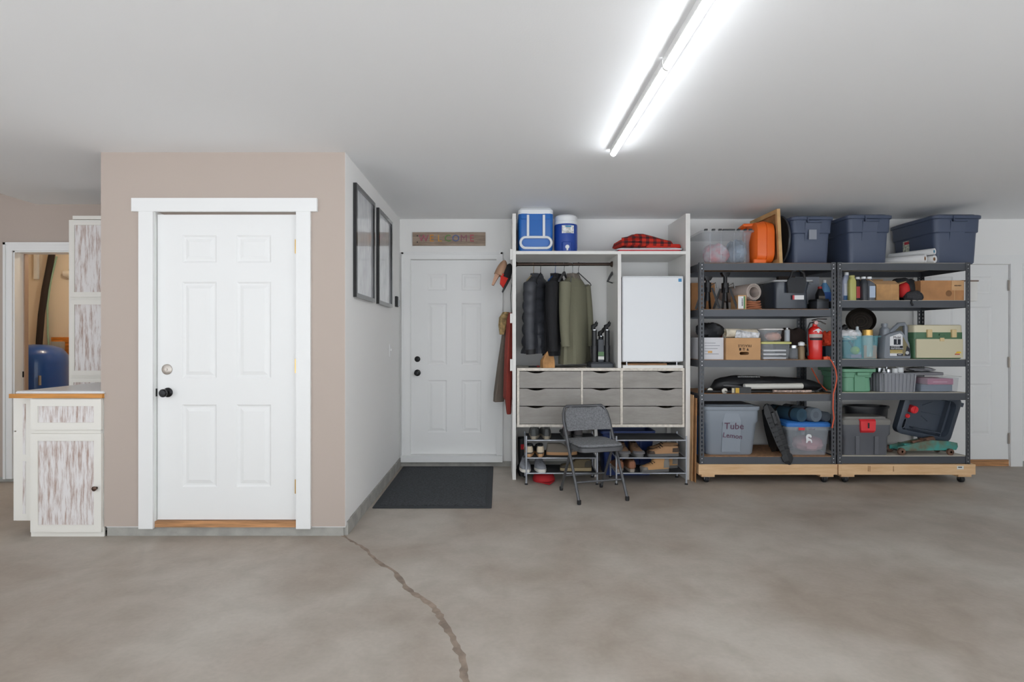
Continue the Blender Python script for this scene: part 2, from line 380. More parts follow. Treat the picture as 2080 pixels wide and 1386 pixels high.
# ================================================================= UTILITY ROOM THINGS
t = thing('utility_bulb_offscreen', 'bare bulb lamp on the utility room ceiling', 'lamp', (-4.3,5.9,2.45))
MB().lathe([(.05,0),(.05,-.03),(.03,-.05)], n=16).build('base', WHITE, t)
MB().lathe([(.012,-.05),(.03,-.08),(.033,-.1),(.02,-.125),(.002,-.13)], n=14).build('bulb', mat('bulb_glow', (255,238,212), .5, emit=120), t)
t = thing('pressure_tank', 'blue steel water pressure tank in the utility room', 'tank', (X(92,6.05)-.1,6.05,0))
rT = .29; zt = Z(700,6.0)
MB().lathe([(rT*.8,.12),(rT*.97,.17),(rT,.25),(rT,zt-.2),(rT*.97,zt-.12),(rT*.8,zt-.045),(rT*.45,zt-.008),(.03,zt),(.002,zt)], n=36).build('shell', mat('tank_blue', (20,78,158), .28, coat=.4), t)
MB().lathe([(rT*.7,0),(rT*.72,.12)], n=30).build('stand', DARK, t)
bx('rating_plate', NICKEL, t, rT*.7,rT*.74,-.22,-.12,zt-.42,zt-.32)
pl = thing('plywood_board', 'orange plywood board with pressure switch and pipes beside blue tank', 'panel', (X(128,6.68),6.68,Z(780,6.68)))
bx('sheet', mat('orange_plywood', (214,130,48), .6, noise=(6,.2), stretch=(1,1,6)), pl, -.14,.2,0,.02,0,.55)
rb('switch_box', mat('grey_box', (170,170,168), .5), pl, -.09,.03,-.08,0,.4,.5, r=.012)
MB().tube([(-.02,-.04,.4),(.0,-.05,.3),(.04,-.05,.22),(.1,-.05,.2)], .008).build('cable', DARK, pl)
MB().tube([(-.16,-.06,.12),(.2,-.06,.12)], .022, 10).tube([(-.08,-.06,.12),(-.08,-.06,-.3)], .022, 10).build('pipe', mat('copper_brown', (96,66,42), .4, metal=.5), pl)
Yp = 6.62
tag(MB().tube([(X(106,Yp),Yp,Z(512,Yp)),(X(100,Yp),Yp,Z(545,Yp)),(X(91,Yp),Yp,Z(590,Yp)),(X(84,Yp),Yp,Z(640,Yp)),(X(80,Yp),Yp,Z(690,Yp)),(X(77,Yp),Yp,Z(740,Yp)),(X(76,Yp),Yp,Z(800,Yp))], .034, 10).build('insulated_pipe', mat('pipe_foam', (52,42,38), .9), None),
    'dark foam covered pipe curving down utility room wall', 'pipe')
tag(MB().tube([(X(111,Yp),Yp+.03,Z(520,Yp)),(X(99,Yp),Yp+.03,Z(570,Yp)),(X(92,Yp),Yp+.03,Z(620,Yp)),(X(93,Yp),Yp+.03,Z(680,Yp)),(X(98,Yp),Yp+.03,Z(740,Yp))], .01, 8).build('water_hose', mat('hose_green', (150,182,160), .4), None),
    'thin pale green hose running beside the dark pipe', 'hose')
t = thing('drain_pipe', 'white plastic drain pipe with elbow on utility room wall', 'pipe', (X(133,6.5),6.662,Z(553,6.5)))
PVC = mat('pvc', (236,228,214), .35)
MB().tube([(-.13,0,0),(.5,0,0)], .04, 12).tube([(.02,0,0),(.02,0,.26)], .04, 12).build('pipe', PVC, t)
MB().tube([(-.09,0,0),(-.03,0,0)], .05, 12).tube([(.02,0,.05),(.02,0,.1)], .05, 12).tube([(.02,0,.16),(.02,0,.2)], .047, 12).build('coupling', PVC, t)
tag(MB().rbox(X(59,6.6),X(67,6.6),6.66,6.695,Z(566,6.6),Z(515,6.6),r=.004).build('wall_panel', WHITE, None), 'white narrow board on utility room wall by the doorway', 'panel')

# ================================================================= LEFT CABINETS
DISTR = mat_streak('distressed_panel', (230,226,225), (172,146,134), (.36,.54), (14,14,1.6), 3.0)
CABW = mat('cabinet_white', (234,231,224), .5)
KNB = mat('bronze_knob', (92,72,62), .3, metal=.8)
def framed(name, parent, x0, x1, z0, z1, y, fr, inset_m=DISTR, th=.02, part='panel'):
    """frame-and-panel front facing -y at y (proud by th)"""
    o = MB().box(x0,x0+fr,y-th,y,z0,z1).box(x1-fr,x1,y-th,y,z0,z1).box(x0+fr,x1-fr,y-th,y,z0,z0+fr).box(x0+fr,x1-fr,y-th,y,z1-fr,z1).build(name, CABW, parent, False)
    MB().box(x0+fr,x1-fr,y-th+.007,y,z0+fr,z1-fr).build(part, inset_m, o, False)
    return o
Yk = YF+.012
cx0 = X(66,Yk); cx1 = X(214,Yk); cxl = X(27,Yk+.04)
t = thing('peninsula_cabinet', 'white base cabinet with distressed wood drawer and door panels under counter', 'cabinet', (cx0,Yk,0))
W = cx1-cx0; ct = Z(808,Yk); bl = cxl-cx0
mb = MB().box(.0,W-.03,.0,.75,.02,ct).box(0,W,-.012,0,.0,ct); mb.build('body', CABW, t, False)
framed('drawer', t, .012, W-.006, Z(872,Yk), ct-.006, -.012, .048)
dr = framed('door', t, .012, W-.006, .035, Z(880,Yk), -.012, .048)
MB().lathe([(.009,0),(.008,-.012),(.015,-.018),(.016,-.026),(.01,-.03),(.002,-.031)], (X(203,Yk)-cx0,-.032,Z(989,Yk)), 16, 'y').build('knob', KNB, dr)
zp = Z(1058,Yk+.04)
o = MB().box(bl+.02,0,.04,.8,zp,ct).build('end_panel', CABW, t, False)
for a, b in ((Z(1048,Yk),Z(940,Yk)),(Z(926,Yk),Z(822,Yk))):
    MB().box(bl+.066,bl+.084,.037,.041,a,b).build('inset', DISTR, o, False)
q = MB().box(bl,bl+.019,.042,.42,zp,Z(880,Yk)).build('side_door', CABW, t, False)
MB().box(bl,bl+.019,.042,.42,Z(877,Yk),ct-.004).build('side_drawer', CABW, t, False)
MB().box(bl,bl+.019,.43,.8,zp,ct-.004).build('side_door', CABW, t, False)
MB().box(-.06,0,.1,.8,0,zp).build('toe_kick', CABW, t, False)
t = thing('countertop', 'white countertop with orange wood front edging on the peninsula cabinet', 'countertop', (cx0,Yk,ct))
xl = X(20,YF-.02)-cx0; tw = BL+.028-cx0
bx('edging', mat('oak_edging', (206,140,62), .4, noise=(10,.12), stretch=(.3,4,4)), t, xl, tw, -.04, -.018, 0, .028)
mb = MB().rbox(xl+.03,tw,-.03,.85,.024,.045,r=.012,e=.008); mb.build('top', mat('laminate_white', (232,233,234), .3), t)
bx('underlay', CABW, t, xl+.04, tw, -.018, .82, 0, .026)
Yt = 4.78
t = thing('tall_cabinet', 'tall white pantry cabinet with stacked distressed wood doors by the doorway', 'cabinet', (X(140,Yt),Yt,0))
tt = Z(447,Yt)
bx('body', CABW, t, 0, .62, 0, .42, 0, tt); bx('crown', CABW, t, .05, .62, -.025, .42, tt, tt+.03)
g = .018
framed('door', t, g, .6, Z(604,Yt), tt-.005, 0, .042); framed('door', t, g, .6, Z(763,Yt), Z(609,Yt), 0, .042)
framed('drawer', t, g, .3, Z(830,Yt), Z(768,Yt), 0, .035); framed('drawer', t, .31, .6, Z(830,Yt), Z(768,Yt), 0, .035)

# ================================================================= WALL PIECES
FRAMEM = mat('frame_black', (26,26,28), .18, coat=.5)
def mat_picture():
    m = bpy.data.materials.new('grey_city_print'); m.use_nodes = True; nt = m.node_tree; b = nt.nodes['Principled BSDF']
    tc = nt.nodes.new('ShaderNodeTexCoord'); mp = nt.nodes.new('ShaderNodeMapping'); mp.inputs['Scale'].default_value = (1,5,2.2)
    nt.links.new(tc.outputs['Object'], mp.inputs[0])
    n = nt.nodes.new('ShaderNodeTexNoise'); n.inputs['Scale'].default_value = 3; n.inputs['Detail'].default_value = 8; nt.links.new(mp.outputs[0], n.inputs['Vector'])
    r = nt.nodes.new('ShaderNodeValToRGB'); r.color_ramp.elements[0].position = .3; r.color_ramp.elements[0].color = rgb((196,198,202)); r.color_ramp.elements[1].position = .6; r.color_ramp.elements[1].color = rgb((218,219,222))
    nt.links.new(n.outputs['Fac'], r.inputs[0]); nt.links.new(r.outputs[0], b.inputs['Base Color']); b.inputs['Roughness'].default_value = .1
    b.inputs['Coat Weight'].default_value = 1; b.inputs['Coat Roughness'].default_value = .02
    return m
PIC = mat_picture()
for (pa, pb, lab) in ((717,756,'black framed grey print on white side wall, the one nearer the taupe wall corner'),(764,792,'black framed grey print on white side wall, the one nearer the welcome sign')):
    y0 = F*BR/(pa-VX); y1 = F*BR/(pb-VX); z0, z1 = 1.615, 2.42; fw = .03
    t = thing('picture_frame', lab, 'picture', (BR,(y0+y1)/2,z0), 0, 'framed prints on the side wall'); hw = (y1-y0)/2; hh = z1-z0
    MB().box(0.001,.026,-hw,-hw+fw,0,hh).box(.001,.026,hw-fw,hw,0,hh).box(.001,.026,-hw+fw,hw-fw,0,fw).box(.001,.026,-hw+fw,hw-fw,hh-fw,hh).build('frame', FRAMEM, t, False)
    bx('print', PIC, t, .002,.012,-hw+fw,hw-fw,fw,hh-fw)
ys = -BR*F/(VX-804)
t = thing('remote_holder', 'small black and white remote in a wall holder beside the far door', 'remote', (BR,ys,Z(624,ys)))
rb('holder', DARK, t, 0,.022,-.05,.03,0,.105, r=.006); rb('remote', mat('silver_plastic',(196,198,200),.4), t, .018,.036,.0,.05,.01,.07, r=.006)
tag(rb('wall_plate', WHITE, None, BR,BR+.008,ys-.2,ys-.13,Z(596,ys)-.06,Z(596,ys)+.05, r=.003), 'blank white wall plate above the remote holder', 'wall plate')
t = thing('light_switch', 'white toggle light switch plate on white side wall', 'switch', (BR,5.33,Z(712,5.33)))
rb('plate', WHITE, t, 0,.007,-.036,.036,-.058,.058, r=.003); bx('toggle', WHITE, t, .007,.018,-.006,.006,-.004,.016)
# welcome sign
x0, x1 = X(838,YB-.02), X(986,YB-.02); z0, z1 = Z(499,YB-.02), Z(472,YB-.02)
t = thing('welcome_sign', 'weathered barn wood board with colourful WELCOME letters above far door', 'sign', ((x0+x1)/2,YB,z0)); hw = (x1-x0)/2
bx('board', mat_streak('barn_wood', (166,146,128), (122,104,90), (.35,.6), (1,9,12), 4), t, -hw,hw,-.022,0,0,z1-z0)
cols = [(176,96,110),(206,140,60),(206,150,70),(96,140,70),(84,100,150),(140,90,100),(176,84,92)]
for i, ch in enumerate('WELCOME'):
    q = text(ch, .1, mat('letter_%d' % i, cols[i], .5), t, (-hw+.115+i*.083,-.026,(z1-z0)*.52), name='letter', ext=.004)
for zz in (.035,.1): MB().lathe([(.006,0),(.006,-.004),(.001,-.005)], (-hw+.05,-.022,zz), 10, 'y').build('nail', DARK, t)

# ================================================================= DOORMAT, LIGHT
t = thing('doormat', 'charcoal ribbed doormat lying in front of the far door', 'mat', (X(880,5.1)+.08,5.12,0))
mx0, mx1, my0, my1 = -.985-t.location.x, -.055-t.location.x, 4.4-5.12, 5.835-5.12
MB().rbox(mx0,mx1,my0,my1,.0005,.008,r=.01,e=.003).build('border', mat('mat_rubber', (52,55,59), .8), t)
MB().rbox(mx0+.05,mx1-.05,my0+.05,my1-.05,.006,.013,r=.005,e=.003).build('pile', mat('mat_pile', (66,69,73), .95, noise=(60,.3), bump=(90,.8), stretch=(1,2.5,1)), t)
LED = mat('led_diffuser', (247,251,255), .4, emit=20)
zl = CEIL-.05; yl = (zl-H)*F/(VY-318); xl = X(1245,yl)
for k in range(2):
    t = thing('led_tube', ['slim white LED tube lamp on the ceiling, end tube nearest the shelves','slim white LED tube lamp on the ceiling, joined behind the end tube'][k], 'ceiling light', (xl,yl-1.2*k,CEIL), 0, 'LED tubes on the ceiling')
    MB().box(-.0205,.0205,-1.19,-.004,-.036,0).build('housing', WHITE, t, False)
    MB().tube([(0,-1.192,-.034),(0,-1.188,-.034),(0,-.012,-.034),(0,-.003,-.034)], [.012,.019,.019,.012], 14).build('diffuser', LED, t)
    MB().tube([(0,-1.2,-.034),(0,-1.186,-.034)], .0205, 14).build('end_cap', mat('cap_white',(225,224,222),.4), t)

# ================================================================= CLOSET UNIT
sc = YC/F
px = lambda p: X(p,YC); pz = lambda p: Z(p,YC)
L0, L1, R0, R1 = px(1041), px(1048), px(1393), px(1402); ztop = pz(434); shz = pz(510)
MEL = mat('white_melamine', (230,228,224), .4)
t = thing('closet_unit', 'white open wardrobe unit with top shelf and divider against back wall', 'wardrobe', (L0,YC,0)); q = L0
bx('side_panel', MEL, t, 0, L1-q, 0, .55, 0, ztop); bx('side_panel', MEL, t, R0-q, R1-q, 0, .55, 0, ztop)
bx('top_shelf', MEL, t, L1-q, R0-q, .002, .55, shz-.03, shz)
bx('divider', MEL, t, px(1255)-q, px(1262)-q, .004, .55, pz(748)+.001, shz-.03)
for a, b in ((shz-.08,shz+.02),(1.47,1.56),(1.02,1.13)): bx('bracket', MEL, t, -.022, 0, .01, .03, a, b)
bx('leg_panel', MEL, t, px(1212)-q, px(1218)-q, .12, .5, 0, pz(868))
bx('cleat', MEL, t, R0-.04-q, R0-q, .46, .5, 0, pz(868)); bx('cleat', MEL, t, L1-q, L1+.04-q, .46, .5, 0, pz(868))
# dresser block with nine drawers
BIRCH = mat('birch_edge', (222,214,202), .6, noise=(34,.07)); 
DRW = mat_streak('grey_drawer', (158,153,147), (140,135,129), (.35,.65), (1.2,4,5), 3, .45)
dx = [1050,1055,1180,1184,1260,1265,1386,1390]; dX = [px(a) for a in dx]; D0 = dX[0]
t = thing('dresser', 'grey nine-drawer dresser block with pale speckled edges inside the wardrobe', 'dresser', (D0,YC-.006,pz(868))); zb_ = pz(868)
W = dX[-1]-D0; HH = pz(748)-zb_; th = .026
mb = MB().box(0,W,0,.52,0,th).box(0,W,0,.52,HH-th,HH)
for i in (0,2,4,6): mb.box(dX[i]-D0,dX[i+1]-D0,.002,.52,th,HH-th)
mb.box(.01,W-.01,.5,.515,th,HH-th); mb.build('carcass', BIRCH, t, False)
rows = [(861.5,826),(824.5,790),(788.5,755)]
for ci in (1,3,5):
    a, b = dX[ci]-D0+.002, dX[ci+1]-D0-.002; mid = (a+b)/2 if ci != 5 else a+(b-a)*.73
    if ci == 1: mid = a+(b-a)*.27
    for ra, rb_ in rows:
        z0, z1 = pz(ra)-zb_, pz(rb_)-zb_; n = 10; hw = .085
        poly = [(a,z0),(b,z0),(b,z1)]+[(mid+hw-2*hw*k/n, z1-.017*math.sin(PI*k/n)) for k in range(n+1)]+[(a,z1)]
        d = MB().prism(poly, .004, .022).build('drawer', DRW, t, False)
        MB().box(a+.01,b-.01,.022,.44,z0+.01,z1-.03).build('drawer_box', BIRCH, d, False)
# hanging rod
Yr = 5.56; zr = Z(537,Yr)
t = thing('closet_rod', 'dark bronze hanging rod under the wardrobe top shelf', 'rod', (L1,Yr,zr)); ROD = mat('bronze_rod', (72,60,54), .3, metal=.8)
rl = px(1255)-L1
MB().tube([(0,0,0),(rl*.55,0,0)], .0175, 14).tube([(rl*.5,0,0),(rl,0,0)], .0155, 14).build('tube', ROD, t)
MB().lathe([(.03,0),(.03,-.008),(.02,-.02)], (rl,0,0), 16, 'x').lathe([(.03,0),(.03,.008),(.02,.02)], (0,0,0), 16, 'x').build('flange', ROD, t)

def hanger(pxx, m, label, rz=1.2, w=.4, wood=False, drop=.0):
    t = thing('clothes_hanger', label, 'hanger', (X(pxx,Yr),Yr,zr+.016), rz, 'hangers on the closet rod')
    hk = [(.0,0,-.10),(0,0,-.055),(.006,0,-.04),(.021,0,-.02),(.02,0,-.004),(.006,0,.003),(-.012,0,-.004),(-.018,0,-.018)]
    MB().tube(hk, .0028, 6).build('hook', STEEL if wood else m, t)
    if wood:
        MB().tube([(-w/2,0,-.2),(-w/4,0,-.145),(0,0,-.1),(w/4,0,-.145),(w/2,0,-.2)], [.009,.012,.016,.012,.009], 8).build('shoulder', m, t)
        MB().tube([(-w/2+.02,0,-.2),(w/2-.02,0,-.2)], .006, 6).build('bar', m, t)
    else:
        MB().tube([(0,0,-.1),(w/2-.02,0,-.19),(w/2,0,-.21),(w/2-.02,0,-.222),(-w/2+.02,0,-.222),(-w/2,0,-.21),(-w/2+.02,0,-.19)], .0055, 6, closed=True).build('frame', m, t)
    return t
TAN = mat('hanger_tan', (168,146,112), .4); GREYW = mat('hanger_grey', (78,78,80), .45); BLU = mat('hanger_blue', (40,84,150), .4)
hanger(1084, TAN, 'tan plastic hanger with the charcoal puffer jacket behind it', 1.15)
hanger(1098, DARK, 'thin black hanger between the puffer and black jackets', 1.3)
hanger(1128, BLU, 'blue plastic hanger carrying the black jacket', 1.1)
hanger(1146, GREYW, 'grey wooden hanger just left of the olive coat', 1.2, wood=True)
hanger(1163, STEEL, 'bare steel wire hanger behind the olive coat collar', 1.35)
hanger(1175, GREYW, 'dark grey hanger sticking out right of the olive coat', .75)
hanger(1244, GREYW, 'empty dark wooden hanger at the rod end near the divider', 1.1, w=.34, wood=True)

def ring_cloth(z, cx, cy, rx, ry, n=28, k=5, a=.05, ph=0, p=2.4):
    out = []
    for i in range(n):
        t = 2*PI*i/n; c, s = math.cos(t), math.sin(t); m = 1+a*math.cos(k*t+ph)+a*.6*math.sin((k+3)*t+2*ph)
        out.append((cx+rx*math.copysign(abs(c)**(2/p), c)*m, cy+ry*math.copysign(abs(s)**(2/p), s)*m, z))
    return out
def jacket(name, label, pxx, rz, m, length, puff=0, w=.4, hood=None, cuff=None, sl=1.0, dz=0, lining=None, arms=(1,-1), spread=1.0):
    """hangs from the rod; local x = shoulder axis, z = 0 at the rod"""
    t = thing(name, label, 'jacket', (X(pxx,Yr),Yr-.01,zr+dz), rz, None)
    rings = []; N = 60
    for i in range(N):
        u = i/(N-1); z = -.125-u*length
        sh = min(1, u/.13)**.55
        rx = (.06+(w/2-.06)*sh)*(1+.08*u); ry = (.03+.043*sh)*(1+.28*u*spread)
        pf = 1+puff*abs(math.sin(u*length/.115*PI))**.6 - puff*.5
        rings.append(ring_cloth(z, 0, 0, rx*(1+(pf-1)*.5), ry*pf, a=.04+.09*u, k=5, ph=1.2+u*1.1))
    rings.append(ring_cloth(-.125-length+.03, 0, 0, rings and w/2*.8, .09, a=.05, k=5, ph=2.3))
    MB().loft(rings).build('body', m, t)
    for s in arms:
        p = []; r = []
        n = 44
        for i in range(n):
            u = i/(n-1); p.append((s*(w/2-.025+.055*math.sin(u*1.9)), -.01-.03*u, -.19-u*.56*sl)); 
            rr = .062-.018*u
            r.append(rr*(1+puff*.7*(abs(math.sin(u*.56*sl/.1*PI))**.6-.5)) * (.7 if i == 0 else 1))
        sv = MB().tube(p, r, 14).build('sleeve', m, t)
        if cuff: MB().tube([p[-1], (p[-1][0],p[-1][1]-.004,p[-1][2]-.045)], [.05,.043], 14).build('cuff', cuff, sv)
    cr = [ring_cloth(-.17,0,0,.1,.055,a=.04), ring_cloth(-.12,0,.005,.085,.05,a=.06), ring_cloth(-.095,0,.012,.075,.045,a=.08), ring_cloth(-.105,0,.012,.06,.032,a=.06), ring_cloth(-.15,0,.005,.05,.026,a=.03)]
    MB().loft(cr).build('collar', hood or m, t)
    return t
PUF = mat('charcoal_nylon', (58,60,66), .5, bump=(30,.25)); BLK = mat('black_fleece', (26,26,29), .85, bump=(60,.3)); OLV = mat('olive_canvas', (120,118,98), .8, bump=(40,.25))
jacket('puffer_jacket', 'charcoal quilted puffer jacket hanging on the rod nearest the side panel', 1092, 1.05, PUF, .75, puff=.22, w=.42, cuff=DARK, sl=1.15)
jacket('black_jacket', 'black fleece jacket hanging between puffer jacket and olive coat', 1131, 1.15, BLK, .77, w=.42, cuff=BLK, sl=1.1)
jacket('olive_coat', 'olive green canvas coat with grey hood lining hanging on rod', 1166, .95, OLV, .85, w=.44, hood=mat('hood_grey', (112,104,96), .9), sl=1.02, cuff=OLV, spread=.8)

# items on the dresser top (z of dresser top)
zt_ = pz(748)
def on(py=748): return pz(py)
Yi = YC+.06
t = thing('paper_bag', 'small brown paper bag with folded top standing on the dresser', 'bag', (X(1112,Yi),Yi-.005,zt_), .3)
mb = MB(); q4 = lambda w_, d_, z_, o_: [(o_-w_/2,-d_/2,z_),(o_+w_/2,-d_/2,z_),(o_+w_/2,d_/2,z_),(o_-w_/2,d_/2,z_)]
mb.loft([q4(.12,.07,0,0), q4(.118,.068,.07,0), q4(.085,.03,.12,.012), q4(.04,.006,.16,.022)])
mb.build('bag', mat('kraft', (188,140,90), .8, noise=(14,.12)), t, False)
t = thing('pocket_knife', 'dark red handled tool lying on dresser beside the paper bag', 'tool', (X(1085,Yi),Yi+.06,zt_), .05)
MB().tube([(-.05,0,.008),(.03,0,.008)], [.006,.009], 8).build('blade_case', DARK, t); MB().tube([(.03,0,.009),(.055,0,.009)], .0095, 8).build('grip', mat('dark_red',(150,40,36),.4), t)
# boot dryer
t = thing('boot_dryer', 'black boot dryer with two upright tubes standing on the dresser', 'boot dryer', (X(1224,Yi),Yi+.13,zt_))
MB().loft([rrect(0,0,.23,.24,.02,0), rrect(0,0,.225,.235,.02,.035), rrect(0,0,.19,.2,.02,.052)]).build('base', CHARC, t)
for sx_, yy in ((-.062,-.03),(.062,-.03),(.02,.06)):
    tb = MB().tube([(sx_,yy,.05),(sx_,yy,.21),(sx_,yy,.212),(sx_,yy,.36 if yy<0 else .3)], [.029,.029,.025,.025], 16).build('tube', BLACKPL, t)
    zz = .36 if yy < 0 else .3
    MB().tube([(sx_,yy,zz-.004),(sx_,yy,zz+.004)], .0262, 16).build('ring', STEEL, tb)
    MB().tube([(sx_-.012,yy,zz),(sx_-.01,yy,zz+.035),(sx_+.016,yy,zz+.05),(sx_+.024,yy,zz+.075)], [.022,.024,.018,.014], 10).tube([(sx_+.022,yy,zz+.07),(sx_+.022,yy,zz+.088)], .004, 6).build('vent_cap', DARK, tb)
rb('blower', CHARC, t, -.03,.03,-.05,.04,.05,.27, r=.01); bx('label', mat('label_white',(222,222,216),.6), t, -.028,.028,-.053,-.05,.075,.105); bx('label', mat('label_green',(96,128,90),.6), t, -.028,.028,-.053,-.05,.11,.15)
tag(MB().tube([(X(1203,Yi+.1),Yi+.06,zt_+.03),(X(1196,Yi+.1),Yi+.02,zt_+.012),(X(1190,Yi+.1),Yi+.04,zt_+.008),(X(1194,Yi+.1),Yi+.1,zt_+.008),(X(1200,Yi+.1),Yi+.14,zt_+.008)], .008, 8).build('power_cord', DARK, None), 'black power cord lying beside the boot dryer', 'cord')
# fridge on a board
t = thing('riser_board', 'white board under the mini fridge on the dresser top', 'board', (px(1326),YC,zt_)); bx('board', MEL, t, -.28,.285,0,.46,0,.026)
bx('block', RAWWOOD, t, -.24,.15,.06,.4,.026,.04)
fz0 = zt_+.026; fw = px(1388)-px(1264)
t = thing('mini_fridge', 'white mini fridge with a flat door standing on the dresser', 'fridge', (px(1326),YC-.012,fz0)); FR = mat('fridge_white', (226,228,231), .25)
hw = fw/2; fh = pz(561)-fz0
rb('body', FR, t, -hw+.005,hw-.005,.06,.5,.028,fh-.012, r=.012); rb('door', mat('fridge_door', (228,230,233), .2, coat=.3), t, -hw,hw,0,.052,.034,fh-.008, r=.014)
rb('top', FR, t, -hw,hw,.004,.5,fh-.012,fh, r=.012)
for a in (-hw+.05,hw-.05): MB().lathe([(.012,0),(.012,.006),(.006,.008),(.006,.036)], (a,.05,0), 10).lathe([(.012,0),(.012,.006),(.006,.008),(.006,.036)], (a,.44,0), 10).build('foot', STEEL, t)
bx('rating_sticker', mat('sticker_blue', (64,140,190), .5), t, hw-.05,hw-.02,-.0015,0,fh-.055,fh-.025)
# top shelf: coolers, blanket
Yq = YC+.05; sq = Yq/F
BLUE = mat('cooler_blue', (28,104,186), .35); WPL = mat('white_plastic', (234,236,238), .35); BLUE2 = mat('jug_blue', (34,72,160), .35)
x0, x1 = X(1053,Yq), X(1124,Yq); hgt = Z(422,Yq)-shz
t = thing('cooler_box', 'blue and white wheeled cooler box with pull handle on wardrobe top', 'cooler', ((x0+x1)/2,Yq,shz)); hw = (x1-x0)/2
MB().loft([rrect(0,.19,2*hw-.03,.35,.03,0), rrect(0,.19,2*hw-.01,.37,.035,.03), rrect(0,.19,2*hw,.38,.035,hgt*.86)]).build('body', BLUE, t)
MB().loft([rrect(0,.19,2*hw-.005,.385,.035,hgt*.86), rrect(0,.19,2*hw,.39,.04,hgt*.88), rrect(0,.19,2*hw,.39,.04,hgt*.95), rrect(0,.19,2*hw-.04,.35,.03,hgt)]).build('lid', WPL, t)
oval = []
for k in range(28):
    a = 2*PI*k/28; c = math.cos(a); oval.append(((hw-.072)*(1 if c > 0 else -1)*(abs(c)>.01)+.052*c, -.012, .085+.052*math.sin(a)))
MB().tube(oval, .0125, 8, closed=True).build('pull_handle', WPL, t)
for a in (-.075,.075): bx('handle_rail', WPL, t, a-.011,a+.011,-.016,.008,.13,hgt*.83)
bx('recess', BLUE, t, -.06,.06,-.003,.006,.15,hgt*.72)
for a in (-hw+.055,hw-.055): rb('latch', BLUE, t, a-.03,a+.03,-.01,.01,hgt*.74,hgt*.86, r=.004)
x0, x1 = X(1128,Yq), X(1176,Yq); r = (x1-x0)/2; hgt = Z(440,Yq+.1)-shz
t = thing('drink_cooler', 'round blue drink cooler jug with white lid and spigot', 'cooler', ((x0+x1)/2,Yq+r,shz))
MB().lathe([(r*.93,0),(r*.96,.02),(r,.05),(r,hgt*.72),(r*.97,hgt*.76)], n=32).build('body', BLUE2, t)
MB().lathe([(r*.99,hgt*.76),(r*1.0,hgt*.79),(r*1.0,hgt*.84),(r*.96,hgt*.85),(r*.98,hgt*.87),(r*.98,hgt*.96),(r*.88,hgt),(.002,hgt)], n=32).build('lid', WPL, t)
rb('spout_panel', BLUE2, t, -.05,.05,-r-.006,-r+.03,.0,.1, r=.02)
MB().lathe([(.019,0),(.019,-.014),(.003,-.016)], (.0,-r-.006,.045), 14, 'y').build('button', WPL, t); rb('spigot', WPL, t, -.008,.008,-r-.022,-r,.012,.04, r=.004)
def curved_label(parent, m, r, a0, a1, z0, z1, n=8, name='sticker'):
    mb = MB(); vs = []
    for k in range(n+1):
        a = a0+(a1-a0)*k/n; vs += [(r*math.sin(a),-r*math.cos(a),z0),(r*math.sin(a),-r*math.cos(a),z1)]
    mb.add(vs, [(2*k,2*k+2,2*k+3,2*k+1) for k in range(n)]); return mb.build(name, m, parent)
curved_label(t, mat('jug_sticker', (226,228,224), .5, noise=(40,.25)), r*1.012, -.45, .62, hgt*.5, hgt*.71)
curved_label(t, mat('sticker_teal', (60,140,180), .5), r*1.018, -.15, .35, hgt*.66, hgt*.7, name='sticker_band')
t = thing('plaid_blanket', 'folded red and black plaid blanket on the wardrobe top shelf', 'blanket', (X(1316,Yq),Yq+.15,shz+.055), .12)
PLAID = mat_plaid()
rings = []
for i, (x, wz, z) in enumerate(((-.27,.02,.035),(-.262,.06,.045),(-.2,.10,.055),(-.12,.14,.07),(-.05,.135,.07),(.05,.115,.058),(.15,.09,.046),(.22,.075,.04),(.235,.03,.036))):
    rings.append([(x, .14*math.copysign(abs(math.cos(2*PI*k/20))**.5, math.cos(2*PI*k/20)), z+wz/2*math.copysign(abs(math.sin(2*PI*k/20))**.6, math.sin(2*PI*k/20))*(1+.08*math.sin(k*2.3+i))-.012) for k in range(20)])
MB().loft(rings).build('folded_cloth', PLAID, t)
for zz in (.0,.03,.06): MB().tube([(-.265,-.12,.012+zz*.9),(-.2,-.146,.016+zz),(-.1,-.147,.02+zz),(-.06,-.12,.02+zz)], .012, 8).build('fold', PLAID, t)
MB().loft([rrect(.15,.0,.34,.25,.02,.0-.012), rrect(.15,0,.35,.26,.02,.01), rrect(.15,0,.33,.25,.02,.028)]).build('red_layer', mat('red_cloth', (196,42,28), .8), t)
t = thing('folded_tablecloth', 'folded white and red plastic tablecloth under the plaid blanket', 'tablecloth', (X(1320,Yq),Yq+.15,shz))
MB().loft([rrect(0,0,.58,.3,.02,0), rrect(0,0,.6,.3,.02,.012), rrect(0,0,.59,.3,.02,.02)]).build('red_sheet', mat('tablecloth_red',(204,34,50),.5), t)
MB().loft([rrect(0,0,.62,.31,.03,.02), rrect(.005,0,.63,.31,.03,.03), rrect(0,.01,.54,.27,.03,.044)]).build('white_sheet', mat('sheet_white',(224,224,228),.4, bump=(20,.4)), t)

